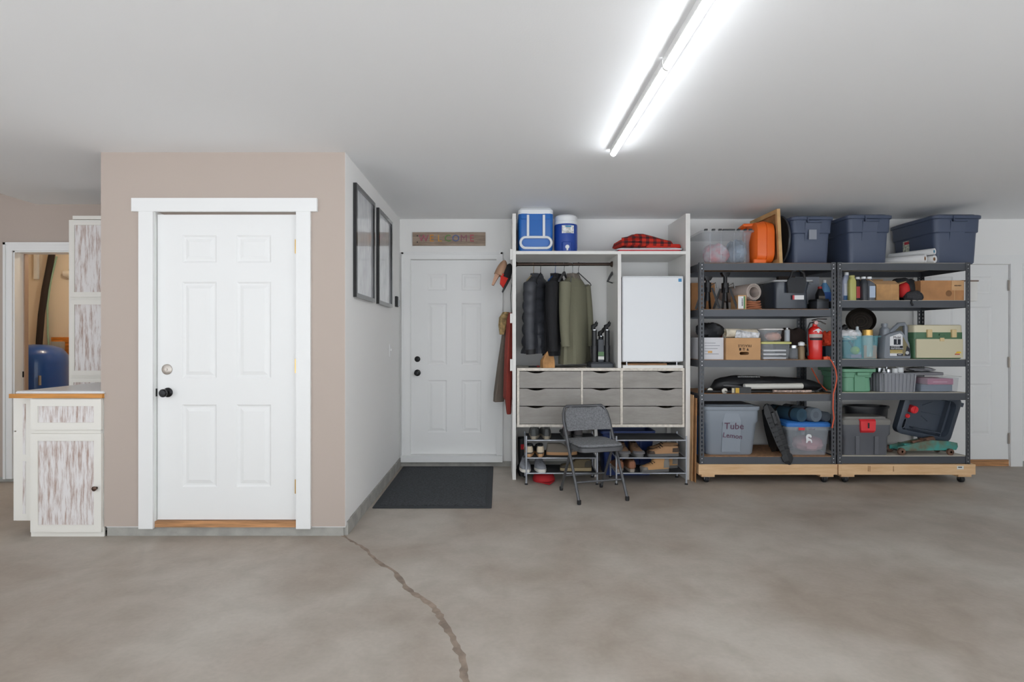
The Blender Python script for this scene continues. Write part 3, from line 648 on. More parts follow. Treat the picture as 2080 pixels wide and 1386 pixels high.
# clothes and caps on the outside of the left panel
Yh = 5.55
def hung(name, label, cat, m, secs, n=24):
    o = MB().loft([ring_cloth(z,cx,cy,rx,ry,n=n,k=4,a=.12,ph=ph) for (z,cx,cy,rx,ry,ph) in secs]).build(name, m, None); return tag(o, label, cat)
hx = lambda p: X(p,Yh); hz = lambda p: Z(p,Yh)
hung('red_shirt', 'rust red shirt hanging on the outside of the wardrobe side panel', 'shirt', mat('rust_cloth', (150,62,52), .9, bump=(25,.3)),
     [(hz(636),hx(1037),5.50,.018,.03,0),(hz(650),hx(1036),5.5,.03,.05,.3),(hz(700),hx(1034),5.5,.038,.08,.6),(hz(760),hx(1032),5.5,.04,.1,.9),(hz(806),hx(1031),5.5,.042,.11,1.2),(hz(812),hx(1032),5.48,.03,.06,1.4),(hz(836),hx(1033),5.46,.022,.04,1.5),(hz(839),hx(1033),5.46,.018,.03,1.5)])
hung('grey_trousers', 'grey brown trousers hanging beside the rust red shirt', 'trousers', mat('greige_cloth', (116,106,96), .9, bump=(25,.3)),
     [(hz(640),hx(1029),5.66,.02,.03,.2),(hz(690),hx(1025),5.66,.03,.06,.6),(hz(750),hx(1019),5.66,.045,.07,1.),(hz(800),hx(1014),5.66,.055,.08,1.5),(hz(818),hx(1012),5.66,.05,.08,1.7)])
hung('tan_scarf', 'tan woven scarf bunched on a hook above the hanging trousers', 'scarf', mat('tan_cloth', (176,150,104), .95, noise=(30,.25)),
     [(hz(634),hx(1028),5.58,.03,.04,0),(hz(645),hx(1024),5.58,.045,.05,.6),(hz(660),hx(1021),5.58,.04,.05,1.2),(hz(680),hx(1019),5.58,.02,.03,1.8)])
def hat_rings(dxx, sc_):
    rings = []
    for i in range(8):
        a = PI/2*i/7; rings.append([(dxx+.055*sc_*math.cos(a)*math.cos(2*PI*k/18), .095*sc_*math.cos(a)*math.sin(2*PI*k/18), -.08+.16*sc_*math.sin(a)) for k in range(18)])
    rings.append([(dxx,0,-.08+.161*sc_)]*18); return rings
hl = (hx(1026),5.5,hz(548))
t = thing('trucker_hat', 'tan mesh back hat hanging behind the black and red one', 'hat', hl)
MB().at(ROT('Y', .35)).loft(hat_rings(-.03,1.0)).build('hat_crown', mat('cap_tan',(176,138,112),.9), t)
MB().at(ROT('Y',.35)).loft([[(-.075,-.06,-.07),(-.03,-.06,-.07),(-.03,.06,-.07),(-.075,.06,-.07)],[(-.07,-.04,-.19),(-.05,-.04,-.19),(-.05,.04,-.19),(-.07,.04,-.19)]]).build('hat_brim', mat('cap_tan2',(196,156,132),.9), t)
t = thing('sports_hat', 'black hat with red brim hanging beside the far door', 'hat', hl)
MB().at(ROT('Y', .35)).loft(hat_rings(.03,.92)).build('hat_crown', mat('cap_black',(34,33,36),.9), t)
RED = mat('cap_red', (206,46,34), .8)
MB().at(ROT('Y',.35)).loft([[(-.02,-.09,-.06),(.062,-.06,-.06),(.062,.06,-.06),(-.02,.09,-.06)],[(.0,-.06,-.15),(.045,-.05,-.18),(.045,.05,-.18),(.0,.06,-.15)]]).build('hat_brim', RED, t)
MB().at(ROT('Y',.35)).loft([[(.06,-.05,-.06),(.085,-.04,-.06),(.085,.04,-.06),(.06,.05,-.06)],[(.045,-.03,-.22),(.06,-.03,-.225),(.06,.03,-.225),(.045,.03,-.22)]]).build('strap', DARK, t)
tag(MB().tube([(hx(1040),5.5,hz(575)),(hx(1037),5.5,hz(600)),(hx(1038),5.5,hz(625)),(hx(1039),5.5,hz(640))], .003, 6).build('hanging_cord', DARK, None), 'thin dark cord hanging below the caps beside the wardrobe', 'cord')

# ================================================================= SHOE RACKS AND SHOES
Ys = 5.13; ss = Ys/F
RACKM = mat('rack_grey', (176,180,188), .35, metal=.5); MESH = mat('rack_fabric', (40,41,44), .8)
TZ = [Z(962,Ys), Z(931,Ys), Z(895,Ys)]
def shoe_rack(pa, pb, label):
    x0, x1 = X(pa,Ys), X(pb,Ys); t = thing('shoe_rack', label, 'shoe rack', ((x0+x1)/2,Ys,0), 0, 'shoe racks under the dresser'); hw = (x1-x0)/2
    for a in (-hw,hw):
        for y in (0,.27):
            p = MB().tube([(a,y,.012),(a,y,.44)], .0085, 10).build('post', RACKM, t)
            MB().lathe([(.015,0),(.015,.008),(.009,.014)], (a,y,0), 12).build('foot', DARK, p)
    for z in TZ:
        MB().tube([(-hw,0,z),(hw,0,z)], .0065, 8).build('rail', RACKM, t); MB().tube([(-hw,.27,z+.015),(hw,.27,z+.015)], .0065, 8).build('rail', RACKM, t)
        for a in (-hw,hw): MB().tube([(a,0,z),(a,.27,z+.015)], .005, 8).build('side_bar', RACKM, t)
        MB().at(TR(0,0,z)@ROT('X',math.atan2(.015,.27))).box(-hw+.01,hw-.01,.004,.266,.002,.006).build('shelf', MESH, t, False)
    return t
shoe_rack(1069, 1213, 'three tier metal shoe rack behind the folding chair, beside the wardrobe side panel')
shoe_rack(1252, 1394, 'three tier metal shoe rack with empty top shelf, beside the cardboard sheets')
def outline(L, wd, front=1.0, n=26, z=0, heelcut=0, sx=1, bend=.012):
    """foot-shaped ring: heel at y=0, toe at y=L"""
    out = []
    for k in range(n):
        a = 2*PI*k/n; c, s = math.cos(a), math.sin(a); u = (1-c)/2                       # u 0 heel .. 1 toe
        y = heelcut+(L*front-heelcut)*u
        v = y/L; half = wd*(.36+.16*math.sin(min(1, v/.75)*PI*.5)**2-.05*math.exp(-((v-.42)/.16)**2))*math.sin(math.acos(max(-1, min(1, c))))**.55
        out.append((sx*math.copysign(half, s)+bend*math.sin(v*PI), y, z))
    return out
def shoe(label, m_up, m_sole, loc, rz, m_acc=None, L=.29, wd=.105, hi=.105, m_in=None, boot=False, clog=False, rx=0, group=None, laces=True, name='shoe'):
    t = thing(name, label, 'shoe', loc, rz, group)
    if rx: t.rotation_euler = (0, rx, rz)
    MB().loft([outline(L,wd*.95,z=0), outline(L*1.0,wd*1.04,z=.008), outline(L,wd*1.02,z=.028)]).build('sole', m_sole, t)
    h = hi*(1.45 if boot else 1)
    rings = [outline(L*.985,wd*.98,z=.027), outline(L*.98,wd*1.0,z=.042), outline(L,wd*.97,front=.93,z=.053,heelcut=.003), outline(L,wd*.92,front=.8 if not clog else .92,z=.064,heelcut=.004), outline(L,wd*.84,front=.66 if not clog else .85,z=.077,heelcut=.006), outline(L,wd*.78,front=.58 if not clog else .75,z=.09,heelcut=.008),
             outline(L,wd*.72,front=.52 if not clog else .6,z=h*.97,heelcut=.01), outline(L,wd*.66,front=.47 if not clog else .55,z=h,heelcut=.014), outline(L,wd*.5,front=.44 if not clog else .5,z=h-.008,heelcut=.03), outline(L,wd*.42,front=.4,z=.05,heelcut=.04)]
    up = MB().loft(rings).build('upper', m_up, t)
    MB().loft([outline(L,wd*.4,front=.395,z=.0495,heelcut=.041), outline(L,wd*.4,front=.395,z=.0525,heelcut=.041)]).build('lining', m_in or DARK, t)
    if m_acc:
        MB().loft([outline(L,wd*1.0,front=.3,z=.04), outline(L,wd*.95,front=.26,z=.075,heelcut=-.002), outline(L,wd*.75,front=.2,z=h*.9,heelcut=.004)]).build('heel_counter', m_acc, t)
        MB().loft([[(p[0],p[1],p[2]) for p in outline(L,wd*1.02,z=.028,heelcut=L*.74)], outline(L*.995,wd*1.0,z=.043,heelcut=L*.76), outline(L,wd*.9,front=.95,z=.052,heelcut=L*.78)]).build('toe_cap', m_acc, t)
    if laces:
        for k in range(4):
            y = L*(.54+.07*k); z = .096-.011*k
            MB().tube([(-.026,y,z-.008),(0.006,y+.004,z),(.04,y,z-.008)], .0035, 6).build('lace', m_in or DARK, t)
    return t
G1 = mat('shoe_grey', (132,134,140), .9, bump=(80,.2)); WS = mat('sole_white', (216,212,204), .6); TS = mat('sole_tan', (190,146,104), .7); BRN = mat('shoe_brown', (122,84,60), .8); OLS = mat('shoe_olive', (96,84,62), .8)
CRM = mat('shoe_cream', (206,190,166), .8); TNB = mat('boot_tan', (178,136,92), .85); GRS = mat('sole_grey', (98,97,96), .7); DKS = mat('shoe_dark', (52,54,56), .7)
rz_ = lambda p: X(p,Ys)
tz = lambda k, y: TZ[k]+.007+y*.055
def pair(pxs, k, label, y0, rz, gap_dir=1, **kw):
    for i, p in enumerate(pxs):
        yy = y0; shoe(label+(', left one of the pair' if i == 0 else ', right one of the pair'), loc=(X(p,Ys),Ys+yy,tz(k,0)), rz=rz+(.06 if i else -.05), group=label, **kw)
# heel toward camera -> shoe axis +y (rz 0); toe toward camera -> rz pi with origin at the back
pair((1072,1098), 0, 'grey canvas slip-on sneaker on bottom shelf', .285, PI, m_up=G1, m_sole=WS, m_in=mat('lin_grey',(90,90,94),.9))
pair((1074,1098), 1, 'black and cream running shoe with tan sole on middle shelf', .012, 0, m_up=DKS, m_sole=TS, m_acc=CRM, wd=.095)
pair((1084,1111), 2, 'dark clog with pale sole on top shelf', .01, 0, m_up=mat('clog_dark',(70,72,72),.6), m_sole=mat('clog_sole',(150,140,124),.7), clog=True, laces=False, hi=.09)
pair((1151,1176), 2, 'dark hiking boot with red pull tab on top shelf', .006, 0, m_up=DKS, m_sole=GRS, m_acc=mat('boot_trim',(84,80,82),.8), boot=True, m_in=mat('lace_red',(140,44,50),.8))
shoe('grey suede shoe lying sideways on middle shelf beside running shoes', m_up=mat('suede_grey',(124,116,106),.95), m_sole=TS, loc=(X(1111,Ys),Ys+.1,tz(1,.1)), rz=-PI/2+.1, laces=False)
shoe('olive brown trail shoe lying on bottom shelf behind the chair leg', m_up=OLS, m_sole=mat('sole_sand',(168,150,116),.7), loc=(X(1204,Ys),Ys+.06,tz(0,.06)), rz=PI/2-.1, m_acc=mat('trail_dark',(66,60,50),.8))
pair((1274,1297), 1, 'grey and tan hiking shoe with toe forward on middle shelf', .29, PI, m_up=mat('hiker_brown',(128,98,74),.8), m_sole=GRS, m_acc=mat('hiker_grey',(104,102,104),.7))
for i, (p, yy) in enumerate(((1384,.05),(1392,.17))):
    shoe('tan strapped sport sandal lying sideways on middle shelf, '+('front one' if i == 0 else 'rear one'), m_up=mat('sandal_tan',(164,126,92),.85), m_sole=GRS, loc=(X(p,Ys)-.01,Ys+yy,tz(1,yy)), rz=PI/2+.04, m_acc=mat('sandal_dark',(66,54,46),.8), hi=.085, group='sport sandals')
pair((1259,1285), 0, 'brown leather shoe with grey sole heel out on bottom shelf', .01, 0, m_up=BRN, m_sole=mat('sole_lt',(150,140,130),.7), m_acc=mat('heel_brown',(140,92,66),.7))
for i, (p, yy) in enumerate(((1366,.03),(1392,.15))):
    shoe('tan and grey hiking boot lying on its side on bottom shelf, '+('sole toward brown shoes' if i == 0 else 'nearer the rack end'), m_up=TNB, m_sole=GRS, loc=(X(p,Ys)-.02,Ys+yy+.02,tz(0,yy)), rz=PI/2+.15, m_acc=mat('boot_grey',(122,118,112),.8), boot=True, group='tan hiking boots', L=.27)
# things on the floor behind the racks
t = thing('storage_bin', 'dark blue plastic storage bin behind the right shoe rack', 'bin', (X(1275,5.5),5.47,0)); BB = mat('bin_blue', (40,62,120), .4)
MB().loft([rrect(0,.15,.44,.26,.03,0), rrect(0,.15,.5,.3,.03,.40), rrect(0,.15,.53,.32,.03,.405), rrect(0,.15,.53,.32,.03,.43), rrect(0,.15,.49,.28,.03,.43), rrect(0,.15,.42,.24,.03,.02)]).build('tub', BB, t)
for a in (-.12,0,.12): bx('rib', BB, t, a-.01,a+.01,-.005,.012,.06,.38)
t = thing('red_hat', 'red hat lying on the floor under the left shoe rack', 'hat', (X(1105,5.25),5.28,0), .2); REDC = mat('cap_red2',(178,30,38),.8)
MB().lathe([(.1,.0),(.105,.02),(.09,.06),(.05,.085),(.002,.09)], n=22).build('crown', REDC, t)
MB().loft([[(-.09,-.06,.006),(.0,-.19,.006),(.09,-.06,.006)],[(-.09,-.05,.014),(0,-.18,.012),(.09,-.05,.014)]]).build('brim', REDC, t)
t = thing('rubber_boot', 'black rubber boot standing between wardrobe side panel and shoe rack', 'boot', (X(1056,5.45)+.02,5.43,0), 0)
MB().loft([outline(.27,.1,z=0), outline(.27,.105,z=.02), outline(.27,.1,front=.95,z=.06), outline(.27,.1,front=.6,z=.1), outline(.27,.115,front=.52,z=.2), outline(.27,.125,front=.55,z=.36), outline(.27,.11,front=.52,z=.358,heelcut=.012), outline(.27,.09,front=.45,z=.1,heelcut=.03)]).build('boot', DARK, t)
bx('red_label', REDC, t, -.012,.03,-.003,.004,.26,.31)

# ================================================================= FOLDING CHAIR
ca = math.atan2(.11,.40)
t = thing('folding_chair', 'grey padded metal folding chair in front of the shoe racks', 'chair', (.845,4.56,0), ca)
TUB = mat('chair_tube', (98,99,102), .35, metal=.5); PAD = mat('chair_pad', (122,123,126), .95, noise=(90,.14), bump=(220,.3))
hwc = .212
arch = [(-hwc,0,.015),(-hwc,.2,.38),(-hwc,.33,.62)]+[(-hwc+.06-.06*math.cos(a),.33+.05*math.sin(a)*1.2,.62+.12*math.sin(a)) for a in (.5,1.0,1.4)]
arch = arch+[(-p[0],p[1],p[2]) for p in reversed(arch)]
MB().tube(arch, .0125, 10).build('front_frame', TUB, t)
for s in (-1,1):
    l = MB().tube([(s*.19,.44,.015),(s*.19,.3,.26),(s*.19,.18,.46)], .0115, 10).build('rear_leg', TUB, t)
    MB().lathe([(.014,0),(.016,.01),(.016,.03),(.013,.034)], (s*.19,.44,0), 10).build('foot', DARK, l)
    MB().lathe([(.015,0),(.017,.01),(.017,.034),(.014,.036)], (s*hwc,.003,0), 10).build('foot', DARK, t)
MB().tube([(-hwc,.085,.155),(hwc,.085,.155)], .008, 8).build('front_brace', TUB, t); MB().tube([(-.19,.365,.145),(.19,.365,.145)], .008, 8).build('rear_brace', TUB, t)
MB().loft([rrect(0,.2,.38,.38,.06,.405,5), rrect(0,.2,.395,.395,.06,.41,5), rrect(0,.2,.395,.395,.06,.44,5), rrect(0,.2,.385,.385,.06,.443,5)]).build('seat_pan', TUB, t)
MB().loft([rrect(0,.2,.37,.37,.06,.443,5), rrect(0,.2,.385,.385,.06,.452,5), rrect(0,.2,.37,.37,.06,.465,5), rrect(0,.2,.25,.25,.05,.472,5)]).build('seat_pad', PAD, t)
# backrest pad: curved sheet between the arch tubes
rows_ = []
for (z, y, hw2) in ((.545,.268,.198),(.56,.29,.2),(.63,.325,.2),(.69,.36,.188),(.725,.383,.155),(.745,.39,.11)):
    rows_.append((z,y,hw2))
fr = [[(-h_+2*h_*k/12, y-.014+.03*(1-((k-6)/6)**2), z) for k in range(13)] for z, y, h_ in rows_]
bk = [[(p[0],p[1]+.018,p[2]) for p in r] for r in fr]
mb = MB(); mb.loft([f+b[::-1] for f, b in zip(fr, bk)]); mb.build('back_pad', PAD, t)

# ================================================================= SHELVING RACKS
POST = mat_post(); BEAM = mat('beam_steel', (78,81,87), .4, metal=.3); PARTB = mat('particle_board', (170,128,92), .8, noise=(30,.15)); LAM = mat('deck_pale', (206,196,182), .6)
PINE = mat_streak('pine', (226,190,148), (204,160,114), (.3,.6), (.6,8,8), 4)
rxz = lambda p: X(p,YR)
def rack(pa, pb, decks, label, deckm):
    x0, x1 = rxz(pa), rxz(pb); W = x1-x0; D = .6; t = thing('shelving_rack', label, 'shelf', (x0,YR,0), 0, 'steel racks on dollies')
    z0, z1 = Z(943,YR), Z(534,YR)+.004
    for (cx, sx_) in ((0,1),(W,-1)):
        for (cy, sy) in ((0,1),(D,-1)):
            mb = MB(); f = .042
            def bxx(xa,xb,ya,yb): mb.box(min(sx_*xa,sx_*xb),max(sx_*xa,sx_*xb),min(sy*ya,sy*yb),max(sy*ya,sy*yb),0,z1-z0)
            bxx(0,f,0,.003); bxx(0,.003,.003,f)
            p = mb.build('post', POST, t, False, (cx,cy,z0))
    for py in decks:
        z = Z(py,YR); bh = .068
        for y in (.004,D-.016): MB().box(.012,W-.012,y,y+.012,z-bh,z-.004).build('beam', BEAM, t, False)
        for x in (.004,W-.016): MB().box(x,x+.012,.016,D-.016,z-bh,z-.004).build('side_beam', BEAM, t, False)
        MB().box(.014,W-.014,.012,D-.012,z-.012,z).build('deck', deckm, t, False)
        for x in (.022,W-.022):
            for dz in (-.018,-.052):
                MB().lathe([(.005,0),(.005,-.003),(.001,-.004)], (x,0,z+dz), 8, 'y').build('rivet', STEEL, t)
    return t
DL = [534,628,731,800,928]; DR_ = [534,610,730,798,927]
rack(1421, 1698, DL, 'grey steel shelving rack beside the wardrobe, holding the fire extinguisher', PARTB)
rack(1701, 1971, DR_, 'grey steel shelving rack in front of the white door, holding the tackle box', LAM)
def dolly(pa, pb, label, stamp=False):
    x0, x1 = rxz(pa), rxz(pb); W = x1-x0; t = thing('rolling_dolly', label, 'dolly', (x0,YR-.015,0), 0, 'timber dollies under the racks')
    z1 = Z(943,YR); z0 = Z(964,YR)
    for y in (0,.28,.585): MB().box(0 if y else .03, W if y else W-.03, y, y+.038, z0, z1-.001).build('rail', PINE, t, False)
    for x in (0,W-.03): MB().box(x,x+.03,0.001,.62,z0+.001,z1-.0012).build('end_board', PINE, t, False)
    for x in (.03,W-.15):
        for y in (.01,.5):
            MB().box(x,x+.12,y,y+.09,z0-.022,z0).build('block', PINE, t, False)
            c = MB().box(x+.03,x+.09,y+.01,y+.08,z0-.026,z0-.022).box(x+.035,x+.038,y+.03,y+.06,.03,z0-.024).box(x+.08,x+.083,y+.03,y+.06,.03,z0-.024).build('caster', STEEL, t, False)
            MB().lathe([(.01,-.019),(.027,-.017),(.03,-.01),(.03,.01),(.027,.017),(.01,.019)], (x+.059,y+.045,.03), 18, 'x').build('wheel', DARK, c)
    if stamp:
        bx('label', mat('label_white',(222,222,216),.6), t, W-.17,W-.11,-.0012,0,z0+.05,z0+.08); marks(t, DARK, W-.16, W-.125, z0+.068, .012, -.0013, seed=11)
        for xs_, sd in ((.27,13),(.285,15),(.5,17)): marks(t, mat('lumber_stamp',(150,112,78),.8), z0+.03, z0+.08, xs_, .01, -.0002, vertical=True, seed=sd)
    return t
dolly(1418, 1699, 'pine timber dolly on casters under the rack beside the wardrobe'); dolly(1701.5, 1979, 'pine timber dolly with a small white label under the rack by the door', True)

# ---- generic containers
def tote(label, pa, pb, zbase, htop, m, y0=.03, depth=.56, name='storage_tote', taper=.04, latch=True, lid=True, group=None, Yo=None, step=True):
    Yt_ = (Yo or YR)+y0; x0, x1 = X(pa,Yt_), X(pb,Yt_); W = x1-x0; t = thing(name, label, 'storage box', ((x0+x1)/2,Yt_,zbase), 0, group); h = htop-zbase; cy = depth/2
    b = W-2*taper; d = depth-2*taper
    rings = [rrect(0,cy,b-.02,d-.02,.035,0,4), rrect(0,cy,b,d,.04,.012,4), rrect(0,cy,W-.055,depth-.055,.045,h*.62,4)]
    if step: rings += [rrect(0,cy,W-.035,depth-.035,.045,h*.64,4)]
    rings += [rrect(0,cy,W-.025,depth-.025,.045,h*.93,4)]
    MB().loft(rings).build('tub', m, t)
    if lid: MB().loft([rrect(0,cy,W-.012,depth-.012,.05,h*.9,4), rrect(0,cy,W,depth,.05,h*.91,4), rrect(0,cy,W,depth,.05,h*.965,4), rrect(0,cy,W-.025,depth-.025,.05,h*.98,4), rrect(0,cy,W-.05,depth-.05,.045,h*.975,4), rrect(0,cy,W-.07,depth-.07,.045,h,4)]).build('lid', m, t)
    if latch:
        yf = lambda u: taper*(1-u)+.006
        pv = MB(); pv.loft([[( -.062,yf(0)+.012,.02),(.062,yf(0)+.012,.02),(.062,.09,.02),(-.062,.09,.02)],[(-.07,.004,h*.86),(.07,.004,h*.86),(.07,.06,h*.86),(-.07,.06,h*.86)]]); pv.build('end_panel', m, t, False)
        hd = MB().rbox(-.06,.075,-.012,.012,h*.84,h*.885,r=.006).box(-.06,-.05,-.012,.012,h*.84,h*.95); hd.build('handle', m, t)
    return t
def bottle(label, loc, m, w, d, h, neck=.016, cap=WPL, name='bottle', lab=None, shoulder=.75, rz=0, cat='bottle', group=None):
    t = thing(name, label, cat, loc, rz, group); r = min(w,d)*.3
    MB().loft([rrect(0,0,w*.94,d*.94,r,0,4), rrect(0,0,w,d,r,.008,4), rrect(0,0,w,d,r,h*shoulder*.9,4), rrect(0,0,w*.85,d*.85,r*.9,h*shoulder,4), rrect(0,0,neck*2.3,neck*2.3,neck*1.1,h*.9,4), rrect(0,0,neck*2,neck*2,neck*.99,h*.93,4)]).build('body', m, t)
    MB().lathe([(neck*1.15,h*.91),(neck*1.2,h*.92),(neck*1.15,h),(.001,h)], n=14).build('cap', cap, t)
    if lab: MB().box(-w*.42,w*.42,-d/2-.0012,-d/2+.002,h*.12,h*.6).build('label', lab, t, False)
    return t
def can(label, loc, m, r, h, top=STEEL, name='spray_can', nozzle=True, cat='can', lab=None):
    t = thing(name, label, cat, loc)
    MB().lathe([(r*.96,0),(r,.006),(r,h*.78),(r*.95,h*.8)], n=20).build('body', m, t)
    if nozzle: MB().lathe([(r*.95,h*.8),(r*.6,h*.87),(r*.4,h*.88),(r*.38,h*.98),(.001,h)], n=16).build('cap', top, t)
    else: MB().lathe([(r*1.02,h*.8),(r*1.03,h),(.001,h)], n=20).build('lid', top, t)
    if lab: curved_label(t, lab, r*1.02, -1.2, 1.2, h*.15, h*.65, name='label')
    return t
def cbox(label, pa, pb, zb, h, y0, depth, m, name='cardboard_box', rz=0, lid=True, cat='box', open_=False):
    Yx = YR+y0; x0, x1 = X(pa,Yx), X(pb,Yx); t = thing(name, label, cat, ((x0+x1)/2,Yx,zb), rz); hw = (x1-x0)/2
    if open_:
        MB().box(-hw,-hw+.004,0,depth,0,h).box(hw-.004,hw,0,depth,0,h).box(-hw,hw,0,.004,0,h).box(-hw,hw,depth-.004,depth,0,h).box(-hw,hw,0,depth,0,.004).build('body', m, t, False)
    else: MB().box(-hw,hw,0,depth,0,h).build('body', m, t, False)
    return t, hw
def rock(name, label, cat, m, loc, rx, ry, rz_, n=18, a=.12, seed=1, rot=0):
    rnd = random.Random(seed); rings = []
    for i in range(1, 9):
        ph = PI*i/9-PI/2; rings.append([(rx*math.cos(ph)**.7*math.cos(2*PI*k/n)*(1+a*math.sin(3*k+i+seed)), ry*math.cos(ph)**.7*math.sin(2*PI*k/n)*(1+a*math.cos(2*k+2*i+seed)), rz_*(1+math.sin(ph))*(1+.4*a*math.sin(k*1.3+seed))) for k in range(n)])
    o = MB().at(TR(*loc)@ROT('Z',rot)).loft(rings).build(name, m, None); return tag(o, label, cat) if label else o
CARD = mat('cardboard', (204,162,118), .85, noise=(5,.08)); CARD2 = mat('cardboard_dark', (182,132,88), .85, noise=(5,.1))
NAVY = mat('navy_plastic', (70,80,102), .45, bump=(120,.05)); CLEAR = mat('clear_plastic', (206,212,220), .15, alpha=.13); CLEARF = mat('frosted_plastic', (200,206,214), .25, alpha=.22)
PAPERW = mat('paper_white', (226,226,228), .7)

# ================================================================= LEFT RACK CONTENTS
z1 = Z(534,YR)
# level 1 (top)
t = tote('clear plastic storage tote with black clips on top of the left rack', 1425, 1534, z1, Z(466,YR+.02), CLEARF, y0=.02, depth=.5, latch=False, lid=False, taper=.025, step=False, name='clear_tote')
W = X(1534,YR+.02)-X(1425,YR+.02); h = Z(466,YR+.02)-z1
MB().loft([rrect(0,.25,W-.02,.48,.03,h*.92), rrect(0,.25,W,.5,.03,h*.93), rrect(0,.25,W,.5,.03,h*.98), rrect(0,.25,W-.03,.47,.03,h)]).build('lid', CLEARF, t)
for a in (-.2,-.13,-.07,.1,.16,.21): bx('clip', DARK, t, a-.013,a+.013,.006,.03,h*.97,h*1.02)
bx('clip_bar', DARK, t, -.045,.065,.006,.03,h*.97,h*1.015)
for a in (-.16,-.06,.06,.16): MB().box(a-.003,a+.003,.016,.024,.01,h*.9).build('rib', CLEARF, t, False)
rock('cloth_bundle', 'red and white cloth bundle inside the clear tote', 'cloth', mat('pinkish', (206,120,124), .9, noise=(9,.5), c2=(190,196,206)), (X(1466,5.3)-.01,5.42,z1+.01), .11, .14, .1, seed=3)
rock('fabric_heap', 'grey blue fabric heap inside the clear tote', 'cloth', mat('bluegrey', (128,146,166), .9, noise=(12,.25)), (X(1510,5.3)-.015,5.44,z1+.008), .08, .14, .12, seed=5)
Yo = YR+.03
t = thing('orange_case', 'orange rounded plastic carrying case standing on the left rack top', 'case', (X(1557.5,Yo),Yo,z1)); ORG = mat('orange_plastic', (232,104,30), .38)
hw = (X(1579,Yo)-X(1536,Yo))/2; h = Z(446,Yo)-z1
def vring(x, iy, iz): return [(x, p[0], p[1]) for p in [(q_[0], q_[1]) for q_ in rrect(.17, h/2, .34-2*iy, h-2*iz, .09, 0, 6)]]
MB().loft([vring(-hw,.04,.04), vring(-hw+.02,.012,.012), vring(-.004,0,0), vring(-.003,.006,.006), vring(.003,.006,.006), vring(.004,0,0), vring(hw-.02,.012,.012), vring(hw,.04,.04)]).build('shell', ORG, t)
MB().tube([(-hw+.03,.1,h-.03),(-hw-.06,.12,h-.03),(-hw-.07,.2,h-.05),(-hw+.03,.24,h-.03)], .016, 8).build('handle', ORG, t)
rb('foot', ORG, t, -hw-.02,0,.0,.04,0,.04, r=.012)
Yo = YR+.005
t = thing('canvas_frame', 'wooden backed framed canvas standing on edge beside the orange case', 'frame', (X(1590,Yo),Yo,z1)); PW = mat('stretcher_wood',(206,166,112),.7,noise=(6,.12)); h = CEIL-z1-.02
t.rotation_euler = (0, -.05, 0)
MB().box(-.03,.0,0,.035,0,h-.03).box(-.03,0,.52,.555,0,h-.03).box(-.03,0,.035,.52,0,.04).box(-.03,0,.035,.52,h-.07,h-.03).build('frame', PW, t, False)
bx('backing', mat('brown_paper',(176,124,76),.8,noise=(7,.15)), t, -.006,-.001,.03,.525,.03,h-.06)
t = thing('round_tray', 'black round tray standing on edge between canvas frame and navy tote', 'tray', (X(1599,YR+.1)-.012,YR+.27,z1+.243)); 
MB().lathe([(.002,-.012),(.2,-.012),(.24,-.008),(.243,.006),(.236,.01),(.2,.002),(.002,.002)], (0,0,0), 40, 'x').build('disc', BLACKPL, t)
MB().tube([(.004,.24*math.cos(a),.24*math.sin(a)) for a in [2*PI*k/40 for k in range(40)]], .006, 6, closed=True).build('rim', CHARC, t)
A = tote('navy blue lidded storage tote with a faded label beside the canvas frame', 1608, 1697, z1, Z(437,YR+.03), NAVY, group='navy totes on the rack tops')
bx('label', mat('faded_label',(142,146,156),.7), A, -.04,.03,.002,.008,.22,.31)
tote('navy blue lidded storage tote on the right rack, beside the white rolls', 1722, 1817, Z(534,YR), Z(434,YR+.03), NAVY, group='navy totes on the rack tops')
C_ = tote('long navy blue storage tote overhanging the rack end, with a side sticker', 1898, 1999, Z(534,YR), Z(434,YR+.03), NAVY, depth=.62, group='navy totes on the rack tops')
wl = -(X(1999,YR+.03)-X(1898,YR+.03))/2
st = bx('sticker', mat('sticker_pale',(206,208,190),.6,noise=(40,.25)), C_, wl+.024,wl+.032,.36,.44,.13,.27); bx('sticker_band', mat('sticker_red',(190,50,60),.6), C_, wl+.023,wl+.03,.36,.42,.235,.262)
# white rolls on top of right rack
def roll(label, p0, p1, r, m, core, cat='roll', name='plastic_roll', solid=False):
    p0 = Vector(p0); p1 = Vector(p1); t = thing(name, label, cat, p0); v = p1-p0; t.rotation_euler = v.to_track_quat('Y','Z').to_euler(); L = v.length
    def yr(rr, h): return [(rr*math.cos(2*PI*k/24), h, rr*math.sin(2*PI*k/24)) for k in range(24)]
    MB().loft([yr(r*.45,.004), yr(r*.97,0), yr(r,.006), yr(r,L-.006), yr(r*.97,L), yr(r*.45,L-.004)], closed=True).build('roll', m, t)
    if solid: MB().lathe([(r*.47,.003),(r*.47,L-.003)], n=24, axis='y').build('core', core, t)
    else: MB().loft([yr(r*.3,.003), yr(r*.47,.003), yr(r*.47,L-.003), yr(r*.3,L-.003)], closed=True).build('core', core, t)
    return t
zz = Z(534,YR); PLW = mat('poly_white',(222,222,222),.35,bump=(30,.2)); KR = mat('core_brown',(150,110,80),.8)
ra = .04
roll('white plastic sheeting roll lying in front on the right rack top', (X(1880,YR),YR+.0,zz+ra), (X(1800,YR+.2),YR+.3,zz+ra), ra, PLW, KR)
roll('white plastic sheeting roll lying behind the front roll', (X(1896,YR)+.02,YR+.01,zz+ra*.9), (X(1830,YR+.2)+.04,YR+.34,zz+ra*.9), ra*.88, PLW, KR)
roll('thin white and blue roll resting on top of two sheeting rolls', (X(1902,YR)-.012,YR+.005,zz+.105), (X(1826,YR+.2),YR+.33,zz+.1), .03, PLW, mat('blue_core',(80,150,180),.6))

